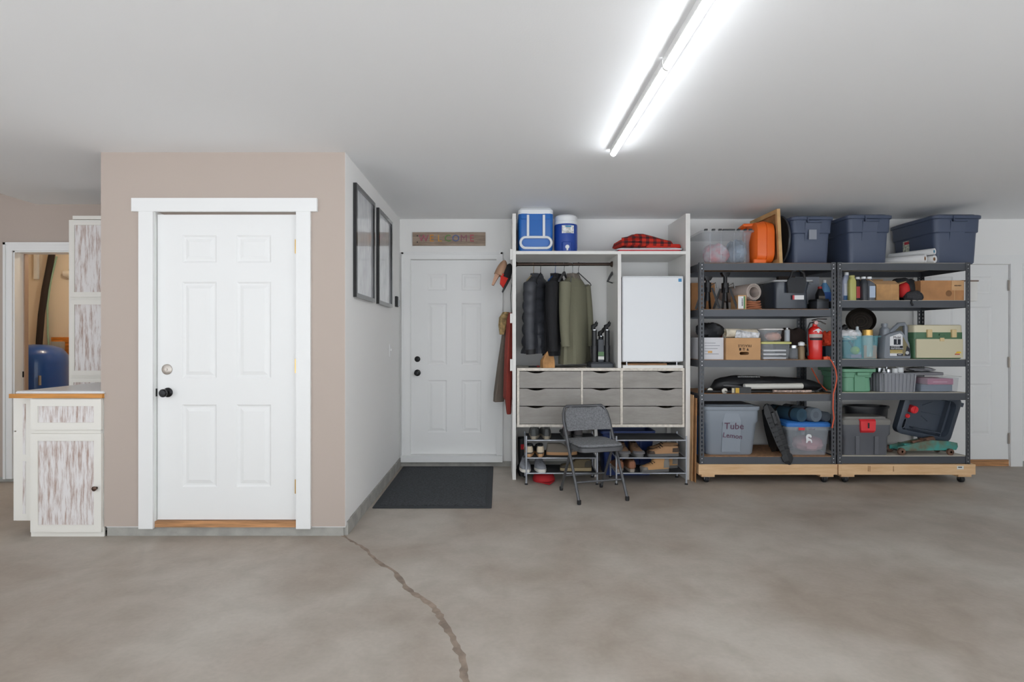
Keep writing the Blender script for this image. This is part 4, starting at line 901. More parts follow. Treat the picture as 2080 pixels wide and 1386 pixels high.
# level 2 left
z2 = Z(628,YR)
t, hw = cbox('plain brown cardboard box behind the left post on second shelf', 1404, 1452, z2, .27, .31, .25, CARD2, rz=0)
t.location.x = max(t.location.x, rxz(1421)+hw+.02)
def jackstand(label, pxx, y0, h=.34):
    t = thing('jack_stand', label, 'jack stand', (X(pxx,YR+y0),YR+y0,z2), .2)
    for sx_, sy in ((-1,-1),(1,-1),(1,1),(-1,1)): MB().tube([(sx_*.075,sy*.075,.006),(sx_*.03,sy*.03,.2)], [.013,.011], 4).build('leg', BLACKM, t)
    MB().tube([(0,0,.16),(0,0,.25)], .034, 10).build('collar', BLACKM, t); MB().tube([(0,0,.08),(0,0,h-.02)], .018, 8).build('ratchet_post', BLACKM, t)
    MB().loft([rrect(0,0,.05,.04,.006,h-.03), rrect(0,0,.085,.045,.006,h), rrect(0,0,.085,.045,.006,h+.008)]).build('saddle', BLACKM, t)
    MB().tube([(.03,0,.22),(.07,-.02,.25),(.08,-.03,.2)], .006, 6).build('handle', STEEL, t)
jackstand('black steel jack stand standing beside the small labelled carton', 1473, .13); 
jackstand('black steel jack stand behind the left rack post', 1437, .09, .3)
t, hw = cbox('small brown and white carton with green strip beside the jack stand', 1499, 1516, z2, Z(600,YR+.05)-z2, .04, .16, CARD, name='small_carton')
bx('label', PAPERW, t, -hw+.002,.012,-.0015,0,.005,.12); bx('label_strip', mat('green_strip',(80,140,90),.6), t, .014,.026,-.0015,0,.005,.12)
marks(t, DARK, .03, .1, 0.0, .013, -.0016, vertical=True, seed=7)
MATR = mat('mat_roll',(190,176,168),.8)
rp = []
for k in range(64):
    a = k*2*PI*2.6/63; rr = .052+.03*k/63; rp.append((rr*math.cos(a), rr*math.sin(a)))
t = thing('rolled_mat', 'beige rolled foam mat lying on second shelf above the rope', 'mat', (X(1531,YR+.06),YR+.05,z2+.16), .25)
vs = [(p[0],0,p[1]) for p in rp]+[(p[0],.42,p[1]) for p in rp]; mb = MB(); n = len(rp)
ri = [(p[0]*.91,0,p[1]*.91) for p in rp]+[(p[0]*.91,.42,p[1]*.91) for p in rp]
mb.add(vs+ri, [(k,k+1,n+k+1,n+k) for k in range(n-1)]+[(2*n+k,3*n+k,3*n+k+1,2*n+k+1) for k in range(n-1)]+[(k,2*n+k,2*n+k+1,k+1) for k in range(n-1)]+[(n+k,n+k+1,3*n+k+1,3*n+k) for k in range(n-1)])
mb.build('sheet', MATR, t)
t = thing('rope_coil', 'coiled brown rope under the rolled mat', 'rope', (X(1534,YR+.05),YR+.13,z2)); ROPE = mat('rope_brown',(164,104,74),.9)
for k in range(4): MB().tube([(.085*math.cos(a)*(1-.05*k), .07*math.sin(a), .011+k*.02+.004*math.sin(3*a+k)) for a in [2*PI*j/24 for j in range(24)]], .009, 6, closed=True).build('loop', ROPE, t)
t = tote('dark translucent bin with pale lid and a black bag handle over it', 1572, 1652, z2, Z(568,YR+.04), mat('smoky_plastic',(52,58,68),.2), y0=.04, depth=.48, latch=False, lid=False, name='smoky_bin', taper=.025, step=False)
W = X(1652,YR+.04)-X(1572,YR+.04); h = Z(568,YR+.04)-z2
MB().loft([rrect(0,.24,W-.01,.47,.03,h*.92), rrect(0,.24,W+.01,.49,.03,h*.93), rrect(0,.24,W+.01,.49,.03,h*.985), rrect(0,.24,W-.03,.45,.03,h)]).build('lid', mat('lid_grey',(150,152,154),.4), t)
bx('label', PAPERW, t, .0,.1,.008,.014,.09,.13); bx('label_tab', mat('tab_red',(196,70,76),.6), t, -.004,.012,.007,.0135,.09,.13)
t = thing('tote_bag', 'black bag with loop handle draped over the smoky bin', 'bag', (X(1618,YR+.02),YR+.03,z2+h*.55))
MB().loft([[(-.07,-.002,.0),(.07,-.002,.0),(.08,.012,0),(-.08,.012,0)],[(-.085,-.012,.1),(.09,-.012,.1),(.09,.012,.1),(-.085,.012,.1)],[(-.06,-.004,.14),(.09,-.004,.14),(.09,.02,.145),(-.06,.02,.145)]]).build('flap', mat('bag_black',(44,46,50),.7), t)
MB().tube([(-.05,0,.14),(-.04,-.004,.19),(.02,-.006,.215),(.07,-.004,.18),(.08,0,.13)], .011, 8).build('handle', DARK, t)
t, hw = cbox('tall white printed carton standing behind the smoky bin', 1616, 1664, z2, Z(551,YR+.3)-z2-.03, .545, .05, mat('carton_white',(198,202,212),.7), name='printed_carton')
for k in range(4): bx('print_line', mat('print_grey',(120,122,130),.8), t, -hw+.01,hw*.5-.03*k,-.0012,0,.30-k*.02,.305-k*.02)
t, hw = cbox('dark brown carton lying behind bin under the top shelf', 1582, 1615, z2, .36, .545, .05, mat('carton_brown',(72,62,58),.8), name='dark_carton')
bottle('black and red motor fluid bottle at the back of second shelf', (X(1668,YR+.25),YR+.27,z2), DARK, .07, .07, .23, cap=mat('cap_red3',(180,40,40),.5), lab=mat('lab_dim',(120,112,104),.7))
bottle('light blue detergent jug at the right end of second shelf', (X(1684,YR+.3)-.02,YR+.34,z2), mat('jug_ltblue',(110,160,205),.4), .09, .09, .3, cap=WPL, lab=mat('lab_blue',(50,90,160),.5))
rb_o = thing('black_case', 'low black case beside the smoky bin at the shelf end', 'case', (X(1674,YR+.08),YR+.09,z2)); rb('shell', CHARC, rb_o, -.06,.055,0,.15,0,.09, r=.012); rb('lid', BLACKPL, rb_o, -.062,.057,-.002,.152,.075,.1, r=.012)

# level 3 left
z3 = Z(731,YR)
t, hw = cbox('white printed carton on the third shelf behind the left post', 1425, 1471, z3, Z(686,YR+.06)-z3, .05, .34, mat('carton_white2',(214,214,218),.7), name='printed_box')
t.location.x = rxz(1421)+hw+.03
for k, wd in enumerate((.1,.14,.12,.05,.13)): bx('print_line', mat('print_grey',(120,122,130),.8), t, -.07,-.07+wd,-.0012,0,.15-k*.025,.154-k*.025)
bx('print_orange', mat('print_or',(216,170,110),.8), t, -.04,.0,-.0013,0,.06,.08)
o = rock('black_bag', 'black soft bag slumped on top of the white printed carton', 'bag', mat('bag_nylon',(40,41,45),.6,bump=(25,.4)), (X(1437,YR+.2)+.03,YR+.22,z3+.196), .125, .13, .075, seed=9)
t, hw = cbox('kraft cardboard box printed FRAGILE upside down on the third shelf', 1475, 1545, z3, Z(687,YR+.02)-z3, .015, .36, mat('kraft_box',(200,156,112),.85,noise=(4,.05)), name='fragile_box')
BRNK = mat('print_dark',(62,44,34),.8)
text('FRAGILE', .034, BRNK, t, (.012,-.0015,.128), (PI/2,PI,0)); 
zq = .095
MB().prism([(-.038,zq-.012),(-.02,zq-.012),(-.02,zq+.012),(-.038,zq+.012)], -.0015, 0).prism([(-.004,zq-.012),(.0,zq-.012),(.0,zq+.008),(-.004,zq+.008)], -.0015, 0).prism([(.006,zq-.012),(.01,zq-.012),(.01,zq+.008),(.006,zq+.008)], -.0015, 0).prism([(-.008,zq+.008),(.014,zq+.008),(.014,zq+.012),(-.008,zq+.012)], -.0015, 0).prism([(.028,zq-.012),(.05,zq-.012),(.039,zq+.014)], -.0015, 0).build('symbols', BRNK, t, False)
hole = lambda y, g=0: [(p[0]+.008,y,p[1]+.058) for p in rrect(0,0,.09-g,.032-g,.0155-g/2,0,4)]
cut([c for c in t.children if c.name.startswith('body')][0], MB().loft([hole(-.05), hole(.25)]))
MB().loft([hole(-.0008), hole(-.0008,.004), hole(.004,.004), hole(.004)], closed=True).build('hand_hole', MATS['kraft_box'], t, False)
zt3 = Z(687,YR+.02)
roll('rolled cream and white paper maps lying on the FRAGILE box', (X(1476,YR+.1),YR+.14,zt3+.046), (X(1544,YR+.1)-.02,YR+.14,zt3+.042), .044, mat('map_paper',(222,212,192),.8,noise=(14,.12)), mat('cream_core',(196,176,146),.8), name='paper_roll')
o = MB().at(TR(X(1518,YR+.09),YR+.09,zt3+.002)@ROT('Z',.08)@ROT('X',-.1)).loft([[(-.12,0,.0),(.11,0,.0),(.12,.03,.005),(-.1,.03,.005)],[(-.11,-.008,.05),(.12,-.008,.045),(.12,.02,.05),(-.1,.02,.055)],[(-.09,.015,.075),(.11,.015,.07),(.11,.035,.07),(-.09,.035,.075)]]).build('folded_map', mat('map_white',(222,224,228),.8,noise=(30,.18)), None)
tag(o, 'folded white printed map leaning in front of the paper roll', 'map')
t = thing('red_box', 'small dark red box behind the black bag on third shelf', 'box', (X(1467,YR+.3),YR+.42,z3)); bx('box', mat('dkred',(130,44,42),.6), t, -.05,.05,0,.1,0,.26)
def bin_clear(label, pa, pb, zb, ztop, y0, d, lidm, m=CLEAR, name='clear_bin', taper=.018):
    Yx = YR+y0; W = X(pb,Yx)-X(pa,Yx); h = ztop-zb; t = thing(name, label, 'storage box', (X((pa+pb)/2,Yx),Yx,zb)); cy = d/2
    MB().loft([rrect(0,cy,W-2*taper-.01,d-2*taper,.02,0), rrect(0,cy,W-.02,d-.02,.025,h*.86), rrect(0,cy,W-.01,d-.01,.025,h*.87), rrect(0,cy,W-.024,d-.024,.022,h*.86), rrect(0,cy,W-2*taper-.014,d-2*taper-.006,.018,.004)]).build('tub', m, t)
    if lidm: MB().loft([rrect(0,cy,W-.004,d-.004,.025,h*.86), rrect(0,cy,W,d,.025,h*.88), rrect(0,cy,W,d,.025,h*.96), rrect(0,cy,W-.03,d-.03,.02,h)]).build('lid', lidm, t)
    return t
zc = Z(694,YR+.03)
t = bin_clear('clear plastic bin with yellow green lid beside the FRAGILE box', 1546, 1610, z3, zc, .03, .32, mat('lid_yellow',(206,204,130),.4))
for k in range(3): bx('paper_sheet', PAPERW, t, -.11,.1,.03,.26,.006+k*.035,.02+k*.035)
t = bin_clear('small clear bin with pink contents stacked on the yellow lid', 1548, 1594, zc+.001, Z(667,YR+.05), .05, .26, mat('lid_clear',(214,210,208),.3))
rock('pink_contents', 'pinkish items inside the small stacked clear bin', 'cloth', mat('pink_c',(212,160,140),.9), (X(1570,YR+.17),YR+.17,zc+.006), .07, .06, .04, seed=4)
can('grey spray can standing on the yellow lidded bin', (X(1602,YR+.13),YR+.16,zc+.001), mat('can_grey',(176,182,190),.4), .024, .13, top=WPL)
t = thing('glass_jar', 'glass jar with metal lid beside the fire extinguisher', 'jar', (X(1617,YR+.07),YR+.12,z3)); MB().lathe([(.042,0),(.046,.01),(.046,.09),(.036,.105)], n=20).build('glass', CLEARF, t); MB().lathe([(.039,.105),(.039,.13),(.001,.131)], n=20).build('lid', STEEL, t)
t = thing('brass_valve', 'brass and white valve fitting beside the fire extinguisher', 'valve', (X(1630,YR+.06),YR+.08,z3)); MB().lathe([(.03,0),(.03,.11),(.02,.125)], n=16).build('body', mat('dull_brass',(136,116,90),.5,metal=.4), t); MB().lathe([(.02,.125),(.028,.13),(.028,.155),(.01,.165)], n=16).build('cap', WPL, t); MB().tube([(.02,0,.14),(.06,-.01,.13)], .007, 6).build('lever', BRASS, t)
rock('dark_bag', 'dark brown bag at the back of third shelf behind jars', 'bag', mat('bag_brown',(66,54,50),.8,bump=(20,.4)), (X(1612,YR+.4),YR+.45,z3), .17, .1, .15, seed=12)
Ye = YR+.07
t = thing('fire_extinguisher', 'red fire extinguisher with black hose standing on third shelf', 'fire extinguisher', (X(1655,Ye),Ye,z3)); r = (X(1668,Ye)-X(1641,Ye))/2; h = Z(663,Ye)-z3
ER = mat('ext_red',(214,34,28),.25,coat=.5)
MB().lathe([(r*.92,0),(r,.012),(r,h*.82),(r*.9,h*.9),(r*.6,h*.97),(r*.34,h),(r*.3,h+.02)], n=28).build('cylinder', ER, t)
curved_label(t, mat('lab_silver',(176,172,166),.4), r*1.015, -1.3, 1.3, h*.66, h*.76, name='label_band'); curved_label(t, DARK, r*1.018, -1.2, 1.2, h*.58, h*.655, name='label_band')
dm = [(math.sin(a)*r*1.0, -math.cos(a)*r*1.0, h*.85+zz_) for a, zz_ in ((-.75,0),(-.3,.017),(0,.024),(.3,.017),(.75,0),(.3,-.014),(0,-.02),(-.3,-.014))]
dd = MB(); dd.add(dm+[(0,-r*1.014,h*.85)], [(k,(k+1)%8,8) for k in range(8)]); dd.build('diamond_label', PAPERW, t, False)
MB().tube([(0,0,h+.01),(0,0,h+.05)], .017, 12).lathe([(.018,0),(.018,-.014),(.002,-.015)], (0,-.012,h+.032), 14, 'y').build('valve', mat('valve_grey',(184,150,146),.35,metal=.5), t)
MB().tube([(-.03,0,h+.055),(.03,0,h+.068),(.11,0,h+.066)], .0055, 6).tube([(.0,0,h+.05),(.05,0,h+.045),(.1,0,h+.02)], .006, 6).build('lever', STEEL, t)
MB().tube([(-.015,0,h+.035),(-.05,-.01,h+.03),(-.075,-.015,h-.03),(-.08,-.015,h*.6),(-.07,-.012,h*.25),(-.068,-.012,h*.12)], .007, 8).build('hose', BLACKPL, t)
o = rock('work_gloves', 'bright orange work gloves bunched beside the fire extinguisher', 'gloves', mat('glove_orange',(224,72,40),.8,bump=(30,.4)), (X(1682,YR+.15)-.0,YR+.17,z3+.12), .055, .06, .07, a=.25, seed=8)
t = thing('teal_box', 'dark teal box behind the fire extinguisher', 'box', (X(1682,YR+.2)-.01,YR+.24,z3)); bx('box', mat('dkteal',(30,52,66),.5), t, -.06,.06,-.12,.12,0,.121)
# orange extension cord
t = thing('extension_cord', 'orange extension cord looping down between the two racks', 'cord', (0,0,0)); OC = mat('cord_orange',(222,92,58),.5)
pp = [(1680,724,.03),(1690,735,-.03),(1697,750,-.03),(1700,768,-.03),(1697,785,-.03),(1693,800,-.03),(1692,830,-.025),(1694,850,-.02),(1690,870,-.01)]
MB().tube([(X(a,YR+c),YR+c,Z(b,YR+c)) for a,b,c in pp], .0055, 8).tube([(X(1648,YR+.3),YR+.3,Z(748,YR+.3)),(X(1655,YR+.3),YR+.28,Z(765,YR+.28)),(X(1665,YR+.25),YR+.25,Z(780,YR+.25)),(X(1680,YR+.22),YR+.2,Z(796,YR+.22))], .0055, 8).build('cable', OC, t)
MB().at(TR(X(1679,YR+.03),YR+.03,z3+.014)).rbox(-.03,.03,-.014,.014,-.014,.014,r=.006).build('plug', OC, t)

# level 4 left
z4 = Z(800,YR)
t = thing('tripod_bag', 'long black nylon tripod bag with white lettering on fourth shelf', 'bag', (X(1560,YR+.25),YR+.27,z4))
rings = []
for i in range(22):
    u = i/21; x = -.55+1.1*u; r_ = .06*(1-abs(2*u-1)**4)**.5+.012; r_ *= 1.15-.35*u; rings.append([(x, r_*1.25*math.cos(2*PI*k/14)*(1+.05*math.sin(k*3+i)), .002+r_+r_*math.sin(2*PI*k/14)*(1+.05*math.sin(2*k+i*1.7))) for k in range(14)])
MB().loft(rings).build('bag', mat('nylon_black',(34,35,38),.55,bump=(18,.4)), t)
marks(t, mat('bag_print',(176,178,180),.7), -.31, -.1, 0, .016, 0, M=TR(0,-.068,.141)@ROT('X',-.75), seed=3)
MB().tube([(-.45,-.07,.06),(-.3,-.1,.05),(-.2,-.1,.02)], .008, 6).build('strap', mat('strap_grey',(120,120,122),.6), t)
roll('white plastic tube lying in front of the tripod bag', (X(1512,YR+.12),YR+.125,z4+.055), (X(1630,YR+.12),YR+.125,z4+.06), .027, mat('tube_white',(222,220,212),.4), WPL, name='white_tube')
def rod_(label, pa, pb, y0, zo, m, reel=None, name='fishing_rod'):
    t = thing(name, label, 'fishing rod', (X(pa,YR+y0),YR+y0,z4+zo)); L = X(pb,YR+y0)-X(pa,YR+y0)
    MB().tube([(0,0,0),(L*.35,0,0),(L,0,0)], [.011,.009,.004], 8).build('shaft', m, t)
    if reel is not None:
        rl_ = MB().lathe([(.012,-.02),(.026,-.018),(.026,.012),(.015,.02),(.004,.024)], (reel,-.014,.008), 16, 'y').build('reel', mat('reel_silver',(150,146,138),.3,metal=.8), t)
        MB().tube([(reel,-.035,.008),(reel+.03,-.04,-.004)], .004, 6).build('crank', DARK, t)
    return t
rod_('black fishing rod with silver reel at front of fourth shelf', 1434, 1640, .035, .016, BLACKPL, .16)
rod_('grey fishing rod lying behind the reel rod on fourth shelf', 1500, 1664, .075, .012, mat('rod_grey',(120,118,112),.35,metal=.3))
rod_('short fishing rod with small reel near the left post', 1429, 1500, .09, .014, BLACKPL, .05)
t = thing('tackle_carton', 'small black and yellow printed carton lying on fourth shelf', 'box', (X(1506,YR+.02),YR+.02,z4)); bx('box', BLACKPL, t, -.09,.09,0,.055,0,.055); bx('print', mat('pr_yellow',(206,166,60),.6), t, -.055,-.02,-.0015,0,.004,.05); bx('print', mat('pr_cream',(200,190,160),.6), t, -.088,-.065,-.0015,0,.006,.048)
roll('short steel tube with printed sleeve lying at front of fourth shelf', (X(1570,YR+.02),YR+.022,z4+.02), (X(1648,YR+.02),YR+.022,z4+.02), .0125, mat('sleeve',(170,150,140),.4,noise=(50,.4)), STEEL, name='steel_tube')
t = thing('bike_pump', 'dark metal pump and clamps heaped at right end of fourth shelf', 'pump', (X(1655,YR+.1),YR+.1,z4), .2); MB().tube([(-.05,0,.018),(.09,.02,.018)], .016, 10).build('barrel', DARK, t); MB().tube([(-.02,-.03,.01),(.05,-.03,.045),(.11,0,.012)], .007, 6).build('handle', CHARC, t)

# level 5 left
z5 = Z(928,YR)
LG = mat('grey_tote_plastic',(142,150,160),.45)
Yg = YR+.03
t = thing('grey_tote', 'light grey lidded tote with TUBE LEMON handwriting on the bottom shelf', 'storage box', (X(1488,Yg),Yg,z5)); W = X(1550,Yg)-X(1428,Yg); h = Z(822,Yg)-z5; D = .54
MB().loft([rrect(0,D/2,W-.13,D-.12,.05,0,4), rrect(0,D/2,W-.11,D-.10,.055,.015,4), rrect(0,D/2,W-.06,D-.05,.06,h*.62,4), rrect(0,D/2,W-.035,D-.03,.06,h*.66,4), rrect(0,D/2,W-.03,D-.025,.06,h*.9,4)]).build('tub', LG, t)
MB().loft([rrect(0,D/2,W-.01,D-.01,.07,h*.88,4), rrect(0,D/2,W,D,.07,h*.9,4), rrect(0,D/2,W,D,.07,h*.95,4), rrect(0,D/2,W-.04,D-.04,.06,h*.97,4), rrect(0,D/2,W-.08,D-.08,.05,h*.96,4), rrect(0,D/2,W-.1,D-.1,.05,h*.985,4)]).build('lid', LG, t)
o = MB().loft([[(-.085,.04,.03),(.085,.04,.03),(.085,.1,.03),(-.085,.1,.03)],[(-.085,.013,h*.66),(.085,.013,h*.66),(.085,.08,h*.66),(-.085,.08,h*.66)],[(-.062,.0125,h*.82),(.062,.0125,h*.82),(.062,.08,h*.82),(-.062,.08,h*.82)]]).build('end_panel', LG, t, False)
MK = mat('marker_ink',(104,70,90),.8)
text('Tube', .088, MK, t, (.02,.0125,h*.57), (PI/2+.1,0,0)); text('Lemon', .066, MK, t, (.01,.021,h*.38), (PI/2+.1,.1,0))
t = thing('blue_reflection', 'thin blue sheet imitating a reflection between grey tote and rack post', 'reflection', (rxz(1421)+.008,YR+.06,z5)); MB().rbox(0,.022,0,.36,0,.36,r=.01).build('blue_sheet', mat('reflection_blue',(40,104,178),.7), t)  # added blue sheet, its colour stands in for a reflection on the tote side
tag(MB().at(TR(X(1411,YR-.02)+.004,YR+.06,0)@ROT('Y',.018)).box(-.004,.003,0,.42,0.001,.80).build('cardboard_sheet', CARD, None, False), 'brown flattened cardboard sheet leaning between wardrobe and rack, taller one', 'cardboard')
tag(MB().at(TR(X(1416,YR-.03)+.004,YR+.02,0)@ROT('Y',.014)).box(-.003,.003,0,.4,0.001,.775).build('cardboard_sheet', CARD2, None, False), 'brown flattened cardboard sheet leaning between wardrobe and rack, shorter front one', 'cardboard')
tag(MB().at(TR(X(1404,YR)+.022,YR+.2,0.001)).tube([(0,0,0),(0,0,.56)], .012, 10).build('blue_pole', mat('pole_blue',(50,150,200),.3), None), 'shiny blue pole standing behind the cardboard sheets', 'pole')
# swim fins
def fin(label, x, y, lean, L=.5, rz=0, w=.2):
    t = thing('swim_fin', label, 'fin', (x,y,z5+.004), rz); m = mat('fin_black',(28,29,32),.35)
    t.rotation_euler = (0, lean, rz)
    poly = [(.0,0),(.07,.02),(w*.8,L*.25),(w,L*.7),(w*.96,L*.93),(w*.5,L),(w*.1,L*.95),(-.02,L*.6),(-.03,L*.2)]
    MB().at(ROT('Z',-PI/2)).prism([(p[0]-.08,p[1]) for p in poly], -.012, .012).build('blade', m, t, False)
    for k in (0,1): MB().tube([(.0,.1-.19*k,.05),(.0,.1-.21*k,L*.5),(0,.07-.17*k,L*.9)], [.016,.014,.007], 8).build('rail', CHARC if k else m, t)
    return t
fin('black swim fin with grey rail leaning against the grey tote', X(1577,YR+.15), YR+.13, -.26, .44, .04)
fin('black swim fin leaning between the first fin and clear bin', X(1592,YR+.14), YR+.16, -.3, .46, .02)
t = thing('long_fin', 'long black ribbed fin hanging over the bottom shelf edge', 'fin', (X(1603,YR),YR-.02,Z(943,YR)-.0), 0); t.rotation_euler = (-.12,-.33,0)
mb = MB(); secs = ((0,.012),(.04,.045),(.08,.05),(.1,.035),(.2,.05),(.35,.052),(.5,.05),(.56,.03),(.58,.01))
mb.loft([[(-w_,0,z_),(0,-.012,z_),(w_,0,z_),(w_,.012,z_),(0,.004,z_),(-w_,.012,z_)] for z_, w_ in secs]).build('blade', mat('fin_ribbed',(30,31,34),.5), t, False)
for k in range(8): MB().box(-.04,.04,-.014,-.004,.13+k*.045,.142+k*.045).build('rib', DARK, t, False)
zc5 = Z(866,YR+.05)
t = bin_clear('clear storage bin with blue lid and white animal decal on bottom shelf', 1598, 1690, z5, Z(858,YR+.05), .04, .42, mat('lid_blue',(58,120,196),.4), m=CLEARF, taper=.03)
hb = Z(858,YR+.05)-z5; W = X(1690,YR+.04)-X(1598,YR+.04)
MB().loft([rrect(0,.21,W+.004,.424,.025,hb*.76), rrect(0,.21,W+.008,.428,.025,hb*.78), rrect(0,.21,W+.008,.428,.025,hb*.85), rrect(0,.21,W+.004,.424,.025,hb*.865)], False, False).build('rim', CLEARF, t)
bx('brand_label', mat('lab_red',(206,50,56),.5), t, -.1,-.045,-.006,-.002,hb*.765,hb*.84)
marks(t, mat('rim_print',(140,132,142),.7), -.01, .05, hb*.8, .012, -.0062, seed=5)
# goat-like white decal: curled horn, head and legs, as flat shape
dec = [(-.03,.0),(-.028,.03),(-.032,.055),(-.024,.075),(-.005,.082),(.014,.076),(.022,.06),(.018,.048),(.006,.05),(-.004,.058),(-.012,.052),(-.004,.042),(.014,.036),(.024,.022),(.026,.0),(.016,.0),(.012,.018),(-.004,.02),(-.014,.014),(-.018,.0)]
MB().at(TR(.005,-.0,hb*.38)).prism(dec, -.004+.012, -.002+.013).build('decal', PAPERW, t, False)
rock('pink_cloth', 'pale pink cloth folded inside the blue lidded bin', 'cloth', mat('pink_d',(214,150,160),.9), (X(1645,YR+.2),YR+.24,z5+.01), .13, .13, .07, seed=6)
zl5 = Z(858,YR+.05)
def sleeping(label, pxx, y, r, m, L=.36, spir=DARK, pz_=None):
    t = roll(label, (X(pxx,YR+y),YR+y,zl5+r+.001), (X(pxx,YR+y)-.1,YR+y+L,zl5+r+.001), r, m, spir, name='sleeping_pad', cat='sleeping pad', solid=True); 
    for k in (.25,.75): MB().lathe([(r*1.01,L*k-.012),(r*1.03,L*k),(r*1.01,L*k+.012)], n=24, axis='y').build('strap', DARK, t)
    return t
sleeping('dark teal rolled sleeping pad on the blue lidded bin', 1629, .06, .062, mat('pad_teal',(44,72,90),.7), spir=mat('pad_teal2',(40,66,82),.7))
sleeping('grey rolled sleeping pad on the blue bin beside the teal one', 1658, .05, .066, mat('pad_grey',(104,114,124),.8,bump=(30,.4)), spir=mat('pad_grey2',(92,100,110),.8))
sleeping('small grey rolled pad at the end of the blue bin', 1680, .08, .045, mat('pad_grey3',(86,94,104),.8), L=.3, spir=mat('pad_grey2',(92,100,110),.8))
rock('dark_duffel', 'black duffel bag with straps behind the swim fins', 'bag', mat('duffel',(32,32,36),.7,bump=(20,.5)), (X(1600,YR+.4)+.02,YR+.5,z5), .16, .075, .2, seed=14)
t = thing('ski_poles', 'thin dark poles and straps sticking out behind the fins', 'poles', (X(1585,YR+.38),YR+.4,z5+.2))
for k in range(3): MB().tube([(-.12+.06*k,-.02*k,.0),(.08+.05*k,-.02*k,.2+.02*k)], .006, 6).build('pole', mat('pole_dark',(90,92,98),.3,metal=.6), t)

# ================================================================= RIGHT RACK CONTENTS
y2 = Z(610,YR)
t = bottle('white jug with blue base and dark print behind the rack post', (X(1722,YR+.12),YR+.14,y2), mat('jug_pale',(190,198,220),.4), .1, .07, .27, lab=mat('jug_lab',(206,210,224),.5), cap=WPL)
bx('blue_band', mat('jug_blue2',(66,104,150),.5), t, -.046,.046,-.0375,-.03,.008,.05); marks(t, DARK, .09, .16, .0, .02, -.037, vertical=True, seed=23)
bottle('yellow green bottle standing on the right rack second shelf', (X(1733,YR+.06),YR+.08,y2), mat('olive_bottle',(178,176,104),.4), .065, .05, Z(560,YR+.08)-y2, cap=mat('olive_cap',(186,182,112),.4), shoulder=.85, neck=.02)
bottle('black bottle with red and white label beside the yellow one', (X(1746,YR+.1),YR+.13,y2), DARK, .06, .05, .225, cap=WPL, lab=mat('redwhite',(190,70,70),.5))
bottle('charcoal oil bottle on the right rack second shelf', (X(1757,YR+.08),YR+.1,y2), CHARC, .06, .08, .225, cap=WPL)
bottle('grey oil bottle with pale label stripe beside the open carton', (X(1769,YR+.06),YR+.08,y2), mat('bottle_grey',(92,96,104),.4), .062, .085, .222, cap=WPL, lab=mat('lab_bluegrey',(176,190,210),.5))
t, hw = cbox('open brown carton with raised flaps on right rack second shelf', 1779, 1827, y2, Z(578,YR+.05)-y2, .04, .26, mat('carton_tan',(190,146,98),.85,noise=(8,.14)), open_=True, name='open_carton'); h = Z(578,YR+.05)-y2
MB().at(TR(0,0,h)@ROT('X',-1.0)).box(-hw,hw,-.0,.004,0,.07).build('flap', CARD, t, False); MB().at(TR(0,.26,h)@ROT('X',.5)).box(-hw,hw,-.004,0,0,.08).build('flap', CARD, t, False)
MB().at(TR(-hw,0,h)@ROT('Y',-.9)).box(0,.004,0,.26,0,.07).build('flap', CARD, t, False); MB().at(TR(hw,0,h)@ROT('Y',1.2)).box(-.004,0,0,.26,0,.07).build('flap', CARD, t, False)
bx('seam', CARD, t, hw*.3,hw*.3+.003,-.001,0,0,h)
t = thing('mesh_backpack', 'red and black backpack with mesh pocket slumped over the shelf edge', 'backpack', (X(1849,YR+.08),YR+.12,y2))
BKP = mat('pack_black',(36,37,40),.7,bump=(25,.4)); BKR = mat('pack_red',(196,36,36),.7)
for nm, m, l, s_ in (('body', BKP, (.03,.05,0), (.085,.09,.105)),('red_pocket', BKR, (-.045,-.01,.03), (.05,.06,.07)),('mesh_pocket', mat('mesh',(52,52,56),.8,bump=(70,1.)), (.015,-.06,-.02), (.085,.06,.055)),('flap', BKP, (-.02,.05,.12), (.08,.07,.05))):
    rings = []
    for i in range(1,9):
        ph = PI*i/9-PI/2; rings.append([(l[0]+s_[0]*math.cos(ph)**.6*math.cos(2*PI*k/16)*(1+.08*math.sin(3*k+i)), l[1]+s_[1]*math.cos(ph)**.6*math.sin(2*PI*k/16), l[2]+s_[2]*(1+math.sin(ph))*(1+.04*math.sin(k+i))) for k in range(16)])
    MB().loft(rings).build(nm, m, t)
rb('reflector', mat('orange_tag',(230,110,80),.5), t, .055,.075,-.045,-.035,.12,.17, r=.004)
MB().tube([(-.03,-.1,.02),(-.05,-.12,-.02),(-.035,-.125,-.05)], .008, 6).build('strap', BKP, t)
t, hw = cbox('large brown cardboard box with pasted label near the rack end', 1870, 1958, y2, Z(570,YR+.02)-y2, .02, .4, CARD2, name='shipping_box')
h = Z(570,YR+.02)-y2
bx('tape', mat('tape_tan',(206,166,120),.5), t, hw*.55,hw*.57,-.001,0,0,h); MB().lathe([(.028,0),(.028,-.001),(.022,-.0012),(.0215,-.0005)], (hw*.3,0,h*.35), 24, 'y').build('ring_print', mat('ring_print',(130,92,58),.8), t)
bx('label_flap', CARD, t, hw*.42,hw*.99,-.003,0,h*.5,h*.98); marks(t, BRNK, hw*.55, hw*.86, h*.74, .012, -.0032, seed=9)
t, hw = cbox('white lidded box sticking out past the rack end', 1955, 1984, y2, Z(572,YR+.08)-y2, .1, .34, mat('white_carton',(222,220,216),.7), name='white_box'); h = Z(572,YR+.08)-y2
t.location.x += .006
MB().box(-hw-.008,hw+.008,-.006,.346,h,h+.014).build('lid', mat('lid_brown',(128,112,102),.7), t, False)
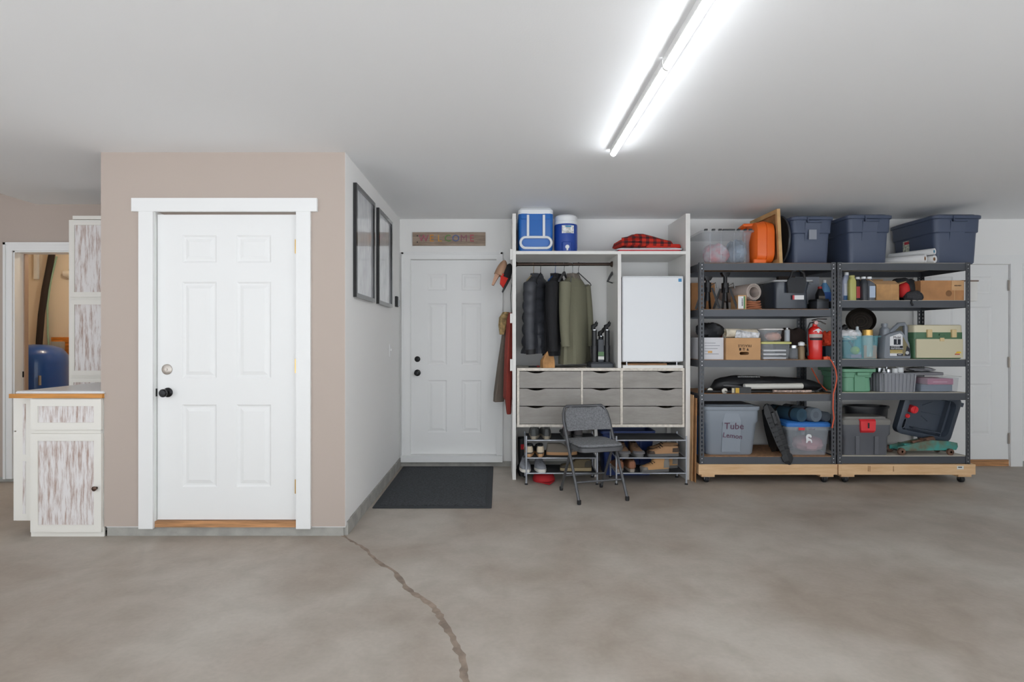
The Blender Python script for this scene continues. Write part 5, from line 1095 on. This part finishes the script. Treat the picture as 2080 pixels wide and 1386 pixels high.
# level 3 right
y3 = Z(730,YR)
TEAL = mat('teal_clear',(120,190,204),.2,alpha=.26)
t = bin_clear('teal translucent open bin full of bottles and rags', 1712, 1790, y3, Z(680,YR+.03)+.02, .03, .34, None, m=TEAL)
MB().loft([rrect(0,.17,.365,.35,.03,.2), rrect(0,.17,.372,.355,.03,.215), rrect(0,.17,.34,.325,.03,.215)], False, False).build('rim', TEAL, t)
xb = X(1751,YR+.03)
o = rock('white_rags', 'white crumpled rags on top of the teal bin', 'cloth', mat('rag_white',(226,226,228),.9,bump=(16,.8)), (xb-.09,YR+.1,y3+.17), .09, .07, .05, a=.25, seed=21)
can('white and blue spray can standing in the teal bin', (xb-.0,YR+.1,y3+.02), mat('can_white',(206,216,222),.4), .032, .285, top=mat('can_top',(190,200,205),.4), lab=mat('can_lab',(120,170,180),.5))
can('white tin with gold lid standing in the teal bin', (xb+.09,YR+.09,y3+.02), mat('tin_white',(220,218,210),.4), .042, .25, top=mat('gold_lid',(206,166,90),.3,metal=.6), nozzle=False, name='paint_tin')
t = thing('orange_carton', 'orange printed carton standing inside the teal bin', 'box', (xb+.1,YR+.075,y3+.006)); bx('box', mat('carton_orange',(226,160,124),.7), t, -.062,.055,-.016,-.006+.0,0,.12); 
MB().lathe([(.022,0),(.022,-.002),(.016,-.002)], (-.0,-.016,.09), 18, 'y').build('emblem', mat('emblem_grey',(130,140,150),.6), t)
t = thing('tennis_ball', 'yellow green ball inside the teal bin', 'ball', (xb-.03,YR+.085,y3+.08)); MB().lathe([(.038*math.sin(PI*k/12)+.0005,-.038*math.cos(PI*k/12)) for k in range(13)], n=22).build('ball', mat('ball_yellow',(206,214,90),.9), t)
t = thing('sponge_pack', 'pink sponge pack at the bottom of the teal bin', 'sponge', (xb-.03,YR+.09,y3+.007)); rb('sponge', mat('sponge_pink',(196,140,170),.9), t, -.05,.05,-.03,.06,0,.034, r=.01)
o = rock('blue_cloth', 'dark blue cloth and green toy at the back of the teal bin', 'cloth', mat('cloth_blue',(40,80,150),.8), (xb-.04,YR+.24,y3+.16), .08, .06, .06, seed=31)
o = rock('green_toy', 'bright green and orange toys at the bin corner', 'toy', mat('toy_green',(150,180,60),.6,noise=(16,.3),c2=(214,110,50)), (xb-.12,YR+.25,y3+.16), .05, .05, .06, seed=33)
t = thing('frying_pan', 'dark coiled frying pan tilted on edge behind the teal bin', 'pan', (X(1752,YR+.3),YR+.33,Z(653,YR+.3))); t.rotation_euler = (PI/2-.25, .0, -.5)
MB().lathe([(.002,0),(.1,0),(.125,.035),(.128,.035),(.104,-.006),(.002,-.006)], n=32).build('pan', mat('pan_dark',(44,38,34),.4,metal=.5), t)
for k in (.03,.055,.08): MB().tube([(k*math.cos(a),k*math.sin(a),.003) for a in [2*PI*j/28 for j in range(28)]], .004, 6, closed=True).build('ring', mat('pan_ring',(70,60,52),.4,metal=.5), t)
t = thing('mallet', 'mallet with red handle leaning out of the teal bin', 'mallet', (xb+.06,YR+.24,y3+.1)); t.rotation_euler = (0,-.6,0)
MB().tube([(0,0,0),(0,0,.2)], .011, 8).build('handle', mat('handle_red',(190,30,34),.4), t); MB().tube([(-.05,0,.215),(.05,0,.215)], .026, 12).build('head', DARK, t); MB().tube([(0,0,.19),(0,0,.205)], .012, 8).build('ferrule', STEEL, t)
t = thing('plush_toy', 'small brown lumpy toy hanging over the teal bin edge', 'toy', (xb+.16,YR+.14,y3+.16)); MB().lathe([(.001,-.03),(.02,-.025),(.03,0),(.022,.025),(.026,.04),(.02,.06),(.001,.066)], n=14).build('body', mat('plush',(92,78,64),.9,noise=(40,.4)), t); MB().tube([(0,0,-.03),(0,0,-.159)], .008, 6).build('stem', DARK, t)
# oil jug
Yj = YR+.03; JS = mat('jug_silver',(128,134,142),.35)
t = thing('oil_jug', 'silver five quart motor oil jug with white label on right rack', 'jug', (X(1823,Yj),Yj,y3)); hj = Z(657,Yj)-y3; wj = (X(1851,Yj)-X(1794,Yj))
body = [(-wj/2+.01,0),(wj/2-.004,0),(wj/2,.015),(wj/2-.012,hj*.42),(wj*.34,hj*.62),(wj*.16,hj*.8),(-wj*.3,hj*.72),(-wj/2+.014,hj*.66),(-wj/2,.015)]
MB().loft([[(p[0],y,p[1]) for p in [(b_[0]*s_,b_[1]*s2+o2) for b_ in body]] for y,s_,s2,o2 in ((0,.94,.95,.006),(.014,1,1,0),(.11,1,1,0),(.124,.94,.95,.006))]).build('body', JS, t)
MB().loft([rrect(-wj*.3,.062,.075,.085,.03,hj*.5), rrect(-wj*.3,.062,.07,.08,.03,hj*.84), rrect(-wj*.3,.062,.044,.044,.02,hj*.9), rrect(-wj*.3,.062,.044,.044,.02,hj*.93)]).build('neck', JS, t)
MB().lathe([(.026,hj*.93),(.027,hj*.94),(.026,hj),(.001,hj)], (-wj*.3,.062,0), 18).build('cap', JS, t)
hp = [(-wj*.2,.062,hj*.68),(0,.062,hj*.82),(wj*.2,.062,hj*.97),(wj*.4,.062,hj*.98),(wj*.45,.062,hj*.9),(wj*.45,.062,hj*.6),(wj*.46,.062,hj*.4)]
MB().tube(hp, .02, 8).build('handle', JS, t)
MB().prism([(-.07,.03),(.046,.03),(.046,.222),(.02,.236),(-.07,.205)], -.002, .004).build('label', PAPERW, t, False)
NV = mat('ink_navy',(30,34,46),.7); GO = mat('gold',(170,150,92),.5)
MB().prism([(.05,.03),(.114,.03),(.112,.095),(.05,.205)], -.002, .004).build('side_label', mat('label_olive',(126,116,84),.5), t, False)
MB().prism([(.066,.03),(.114,.03),(.112,.095),(.085,.125)], -.003, -.0015).build('side_label_dark', NV, t, False)
MB().lathe([(.016,0),(.016,-.001),(.011,-.0012)], (.088,-.003,.058), 20, 'y').build('emblem', mat('emblem_pale',(196,196,196),.5), t)
text('Mobil', .031, NV, t, (-.006,-.003,.199)); bx('label_square', NV, t, -.036,.028,-.0032,-.001,.132,.184); text('1', .062, PAPERW, t, (-.005,-.004,.158))
bx('label_bar', NV, t, -.07,.046,-.0032,-.001,.086,.122); text('EXTENDED\nPERFORMANCE', .0165, PAPERW, t, (-.064,-.004,.104), align='LEFT')
bx('label_gold', GO, t, -.07,.046,-.0032,-.001,.053,.086); marks(t, mat('gold_light',(206,192,140),.5), -.06, .04, .063, .007, -.0034, seed=19)
bx('label_black', NV, t, -.006,.046,-.0032,-.001,.03,.05); marks(t, PAPERW, .004, .034, .041, .007, -.0034, seed=21)
# tackle box
Yk2 = YR+.03; TBc = mat('tackle_cream',(206,198,168),.5); TBg = mat('tackle_green',(74,112,82),.45)
t = thing('tackle_box', 'cream and green plastic tackle box with latches on right rack', 'tackle box', (X(1906,Yk2),Yk2,y3)); hw = (X(1955,Yk2)-X(1857,Yk2))/2; h = Z(660,Yk2)-y3; D = .3
MB().loft([rrect(0,D/2,2*hw-.02,D-.02,.02,0), rrect(0,D/2,2*hw,D,.02,.01), rrect(0,D/2,2*hw,D,.02,h*.58)]).build('lower_body', TBg, t)
bx('front_panel', TBc, t, -hw+.012,hw-.004,-.012,.01,.012,h*.585)
for k in (1,2,3): bx('drawer_line', TBc, t, -hw+.014,hw-.006,-.0128,-.011,h*.58*k/4-.001,h*.58*k/4+.001)
MB().loft([rrect(0,D/2,2*hw+.008,D+.01,.02,h*.585), rrect(0,D/2,2*hw+.008,D+.01,.02,h*.78)]).build('green_band', TBg, t)
MB().loft([rrect(0,D/2,2*hw+.004,D+.006,.02,h*.78), rrect(0,D/2,2*hw,D,.02,h*.98), rrect(0,D/2,2*hw-.02,D-.02,.02,h)]).build('lid', mat('tackle_lid',(214,206,178),.45), t)
for a in (-hw+.13,hw-.09): rb('latch', mat('latch_tan',(214,190,142),.5), t, a-.022,a+.022,-.024,.0,h*.63,h*.86, r=.006)
rb('handle', TBg, t, -.0,.05,-.02,.0,h*.68,h*.74, r=.006); rb('clasp', mat('latch_tan',(214,190,142),.5), t, .004,.044,-.018,-.01,h*.52,h*.62, r=.003)
MB().prism([(hw-.075,.052),(hw-.02,.056),(hw-.03,.07),(hw-.06,.07)], -.0135, -.011).build('logo', mat('logo_yellow',(228,186,40),.5), t, False); bx('logo_base', mat('logo_red',(190,80,50),.5), t, hw-.08,hw-.035,-.0133,-.011,.04,.05)
# level 4 right
y4 = Z(798,YR)
GT = mat('green_tote',(106,158,128),.45)
t = tote('sea green open tote without lid on the right rack', 1712, 1781, y4, Z(750,YR+.03), GT, y0=.03, depth=.42, lid=False, latch=False, taper=.025)
W = X(1781,YR+.03)-X(1712,YR+.03); h = Z(750,YR+.03)-y4
MB().loft([rrect(0,.21,W-.01,.41,.03,h*.86), rrect(0,.21,W+.006,.43,.03,h*.88), rrect(0,.21,W+.006,.43,.03,h), rrect(0,.21,W-.02,.4,.03,h), rrect(0,.21,W-.03,.39,.03,h*.8)], False, True).build('rim', GT, t)
rb('handle', GT, t, -.03,.08,-.018,.0,h*.72,h*.86, r=.006); bx('front_panel', GT, t, -.04,.055,.012,.03,.01,h*.75)
Yr4 = YR+.03; RB = mat('ribbed_grey',(138,140,146),.45)
t = thing('ribbed_bin', 'grey ribbed open bin filled with small bottles and jars', 'bin', (X(1828,Yr4),Yr4,y4)); W = X(1863,Yr4)-X(1793,Yr4); h = Z(758,Yr4)-y4; D = .34
MB().loft([rrect(0,D/2,W-.02,D-.02,.03,0), rrect(0,D/2,W,D,.035,h*.95), rrect(0,D/2,W+.02,D+.02,.035,h*.95), rrect(0,D/2,W+.02,D+.02,.035,h), rrect(0,D/2,W-.006,D-.006,.03,h), rrect(0,D/2,W-.03,D-.03,.03,.006)]).build('tub', RB, t)
for k in range(9): MB().loft([[(a_*.94,.004,.004),(a_*.94+.012,.004,.004),(a_*.94+.012,.02,.004),(a_*.94,.02,.004)],[(a_,-.006,h*.94),(a_+.014,-.006,h*.94),(a_+.014,.02,h*.94),(a_,.02,h*.94)]] if True else 0).build('rib', RB, t, False) if (a_ := -W/2+.012+k*(W-.036)/8) is not None else None
for k in range(7): 
    yy = .03+k*.043; MB().box(-W/2-.006,-W/2+.012,yy,yy+.014,.006,h*.94).build('rib', RB, t, False)
for i, (ox_, oy, r_, hh_, m) in enumerate(((-.1,.07,.02,.215,DARK),(-.055,.08,.022,.2,mat('jar_green',(52,66,60),.4)),(.0,.07,.024,.21,WPL),(-.02,.15,.025,.225,CHARC),(.055,.08,.03,.22,PAPERW),(-.085,.16,.03,.21,CHARC),(.07,.17,.03,.21,DARK))):
    can(['black','dark green','white','charcoal','white paper','grey','tall black'][i]+' small bottle standing in the grey ribbed bin, '+['front corner','beside the front corner','front middle','centre','front right','rear left','rear right'][i], (X(1828,Yr4)+ox_,Yr4+oy,y4+.008), m, r_, hh_, top=STEEL if i % 2 else WPL, nozzle=(i % 3 == 0), name='small_bottle', cat='bottle')
t = bin_clear('clear low bin with pink and blue folders at the rack end', 1868, 1955, y4, Z(763,YR+.04), .04, .36, None, m=CLEAR)
hb = Z(763,YR+.04)-y4
MB().loft([rrect(0,.18,.385,.365,.02,hb*.9), rrect(0,.18,.4,.38,.02,hb*.95), rrect(0,.18,.37,.35,.02,hb*.95)], False, False).build('rim', CLEARF, t)
t = thing('blue_folder', 'slate blue folder lying inside the low clear bin', 'folder', (X(1912,YR+.05)-.02,YR+.07,y4+.006)); rb('folder', mat('folder_slate',(92,106,128),.6), t, -.15,.14,0,.28,0,.06, r=.006)
t = thing('pink_folder', 'pink magenta folder on top of the blue one in clear bin', 'folder', (X(1915,YR+.05),YR+.075,y4+.068)); rb('folder', mat('folder_pink',(178,96,130),.6), t, -.12,.12,0,.27,0,.055, r=.006); bx('title_bar', mat('folder_light',(206,150,170),.6), t, -.07,.06,-.001,.001,.02,.03)
t = thing('plastic_tray', 'flat grey tray with crinkled plastic film behind ribbed bin', 'tray', (X(1880,YR+.25),YR+.24,Z(763,YR+.24)+.0)); rb('tray', mat('tray_grey',(150,150,154),.5), t, -.12,.17,0,.26,0,.03, r=.01); 
bx('support', mat('tray_grey',(150,150,154),.5), t, -.08,.1,.18,.25,y4-t.location.z,0)
o = rock('plastic_film', 'crinkled clear plastic film heaped on the grey tray', 'plastic film', mat('film',(186,188,192),.2,bump=(14,1.)), (X(1880,YR+.3)+.0,YR+.37,Z(763,YR+.24)+.031), .12, .09, .022, a=.2, seed=41)
# level 5 right
y5 = Z(927,YR)
Yc5 = YR+.03; CG = mat('cargo_grey',(92,94,100),.5); CL = mat('cargo_lid',(128,126,122),.5)
t = thing('cargo_box', 'dark grey cargo box with red latch and lighter lid on bottom shelf', 'storage box', (X(1762,Yc5),Yc5,y5)); W = X(1814,Yc5)-X(1711,Yc5); h = Z(848,Yc5)-y5; D = .29
MB().loft([rrect(0,D/2,W-.06,D-.04,.03,0), rrect(0,D/2,W-.055,D-.035,.035,.01), rrect(0,D/2,W-.045,D-.03,.035,h*.48), rrect(0,D/2,W-.015,D-.01,.035,h*.55), rrect(0,D/2,W-.01,D-.005,.035,h*.8)]).build('tub', CG, t)
MB().loft([rrect(0,D/2,W-.005,D,.035,h*.8), rrect(0,D/2,W,D+.005,.035,h*.82), rrect(0,D/2,W,D+.005,.035,h*.92), rrect(0,D/2,W-.03,D-.02,.035,h*.96), rrect(0,D/2,W-.06,D-.05,.03,h*.955), rrect(0,D/2,W-.07,D-.06,.03,h)]).build('lid', CL, t)
MB().loft([[(-.065,-.004,h*.6),(.055,-.004,h*.6),(.055,.02,h*.6),(-.065,.02,h*.6)],[(-.07,-.022,h*.66),(.06,-.022,h*.66),(.06,.02,h*.66),(-.07,.02,h*.66)],[(-.075,-.02,h*.9),(.065,-.02,h*.9),(.065,.02,h*.9),(-.075,.02,h*.9)],[(-.08,.0,h*.95),(.07,.0,h*.95),(.07,.02,h*.95),(-.08,.02,h*.95)]]).build('latch', mat('latch_red',(216,44,52),.4), t, False)
for a in (-.105,.07): bx('recess_post', CG, t, a,a+.035,.004,.03,.01,h*.5)
bx('latch_mark', DARK, t, -.01,.004,-.024,-.02,h*.72,h*.86)
t = thing('black_tub', 'black plastic tub standing behind the cargo box', 'tub', (X(1775,YR+.3)+.03,YR+.462,y5)); t.scale = (1,.58,1)
MB().lathe([(.165,0),(.175,.01),(.205,.39),(.218,.39),(.218,.41),(.198,.41),(.168,.015),(.002,.012)], n=36).build('tub', BLACKPL, t)
# drain pan leaning
t = thing('oil_drain_pan', 'dark grey oil drain pan with red caps leaning on edge above the jack', 'drain pan', (X(1880,YR+.13),YR+.16,y5+.135)); t.rotation_euler = (.12,.2,0)
DPm = mat('pan_slate',(66,74,86),.4); w2, h2 = .26, .44
def vr(i, y, r=.06): return [(p[0],y,p[1]) for p in rrect(0,h2/2,2*w2-2*i,h2-2*i,r,0,5)]
MB().loft([vr(.02,.09), vr(.0,.075), vr(.0,.01), vr(.012,0), vr(.045,0), vr(.055,.05), vr(.056,.052)]).build('pan', DPm, t)
MB().box(w2-.118,w2-.11,-.002,.053,.05,h2-.05).build('channel', DPm, t, False)
MB().box(-.12,w2-.11,-.002,.053,.075,.083).build('channel', DPm, t, False)
for px_, pz_, r_ in ((-w2+.1,.25,.036),(-w2+.055,.18,.02)): MB().lathe([(r_,.052),(r_,-.008),(r_*.8,-.014),(.002,-.014)], (px_,0,pz_), 20, 'y').box(px_-.004,px_+.004,-.02,-.01,pz_-r_*.7,pz_+r_*.7).build('red_cap', mat('cap_red4',(222,48,56),.4), t)
for a, b, c, d_ in ((-.06,.3,.02,.35),(-.05,.24,.14,.243),(-.04,.2,.03,.165)): MB().tube([(a,.05,b),(c,.05,d_)], .005, 6).build('groove', DPm, t)
slot = lambda y, g=0: [(p[0]-w2+.065,y,p[1]+.1) for p in rrect(0,0,.06-g,.11-g,.028-g/2,0,5)]
cut([c for c in t.children if c.name.startswith('pan')][0], MB().loft([slot(-.05), slot(.2)]))
MB().tube([(p[0],.05,p[2]) for p in slot(0)], .005, 6, closed=True).build('hand_slot', DPm, t)
rb('hook_tab', DPm, t, w2-.01,w2+.035,.02,.05,.36,.4, r=.008)
# trolley jack
t = thing('floor_jack', 'worn teal trolley jack with rusty wheels on bottom shelf', 'jack', (X(1880,YR+.08),YR+.12,y5)); JT = mat('jack_teal',(58,150,142),.5,noise=(9,.3),c2=(104,92,70)); RU = mat('rust',(104,74,58),.7,noise=(20,.3))
prof = [(-.27,.035),(.27,.045),(.285,.075),(.28,.11),(.2,.125),(.03,.135),(-.05,.12),(-.27,.07)]
for y in (-.06,.05): MB().prism(prof, y, y+.012).build('side_plate', JT, t, False)
MB().box(-.2,.26,-.045,.045,.05,.1).build('body', JT, t, False); MB().tube([(-.1,0,.1),(.1,0,.135)], [.02,.03], 10).build('lift_arm', RU, t)
for x, r_ in ((-.25,.034),(.2,.03)):
    for y in (-.09,.065): MB().lathe([(r_*.6,0),(r_,.004),(r_,.024),(r_*.6,.028)], (x,y,r_), 18, 'y').build('wheel', RU, t)
    MB().tube([(x,-.09,r_),(x,.09,r_)], .01, 8).build('axle', STEEL, t)
MB().lathe([(.03,.125),(.034,.14),(.02,.145)], (-.0,0,0), 14).build('saddle', RU, t)
print('objects', len(bpy.data.objects))
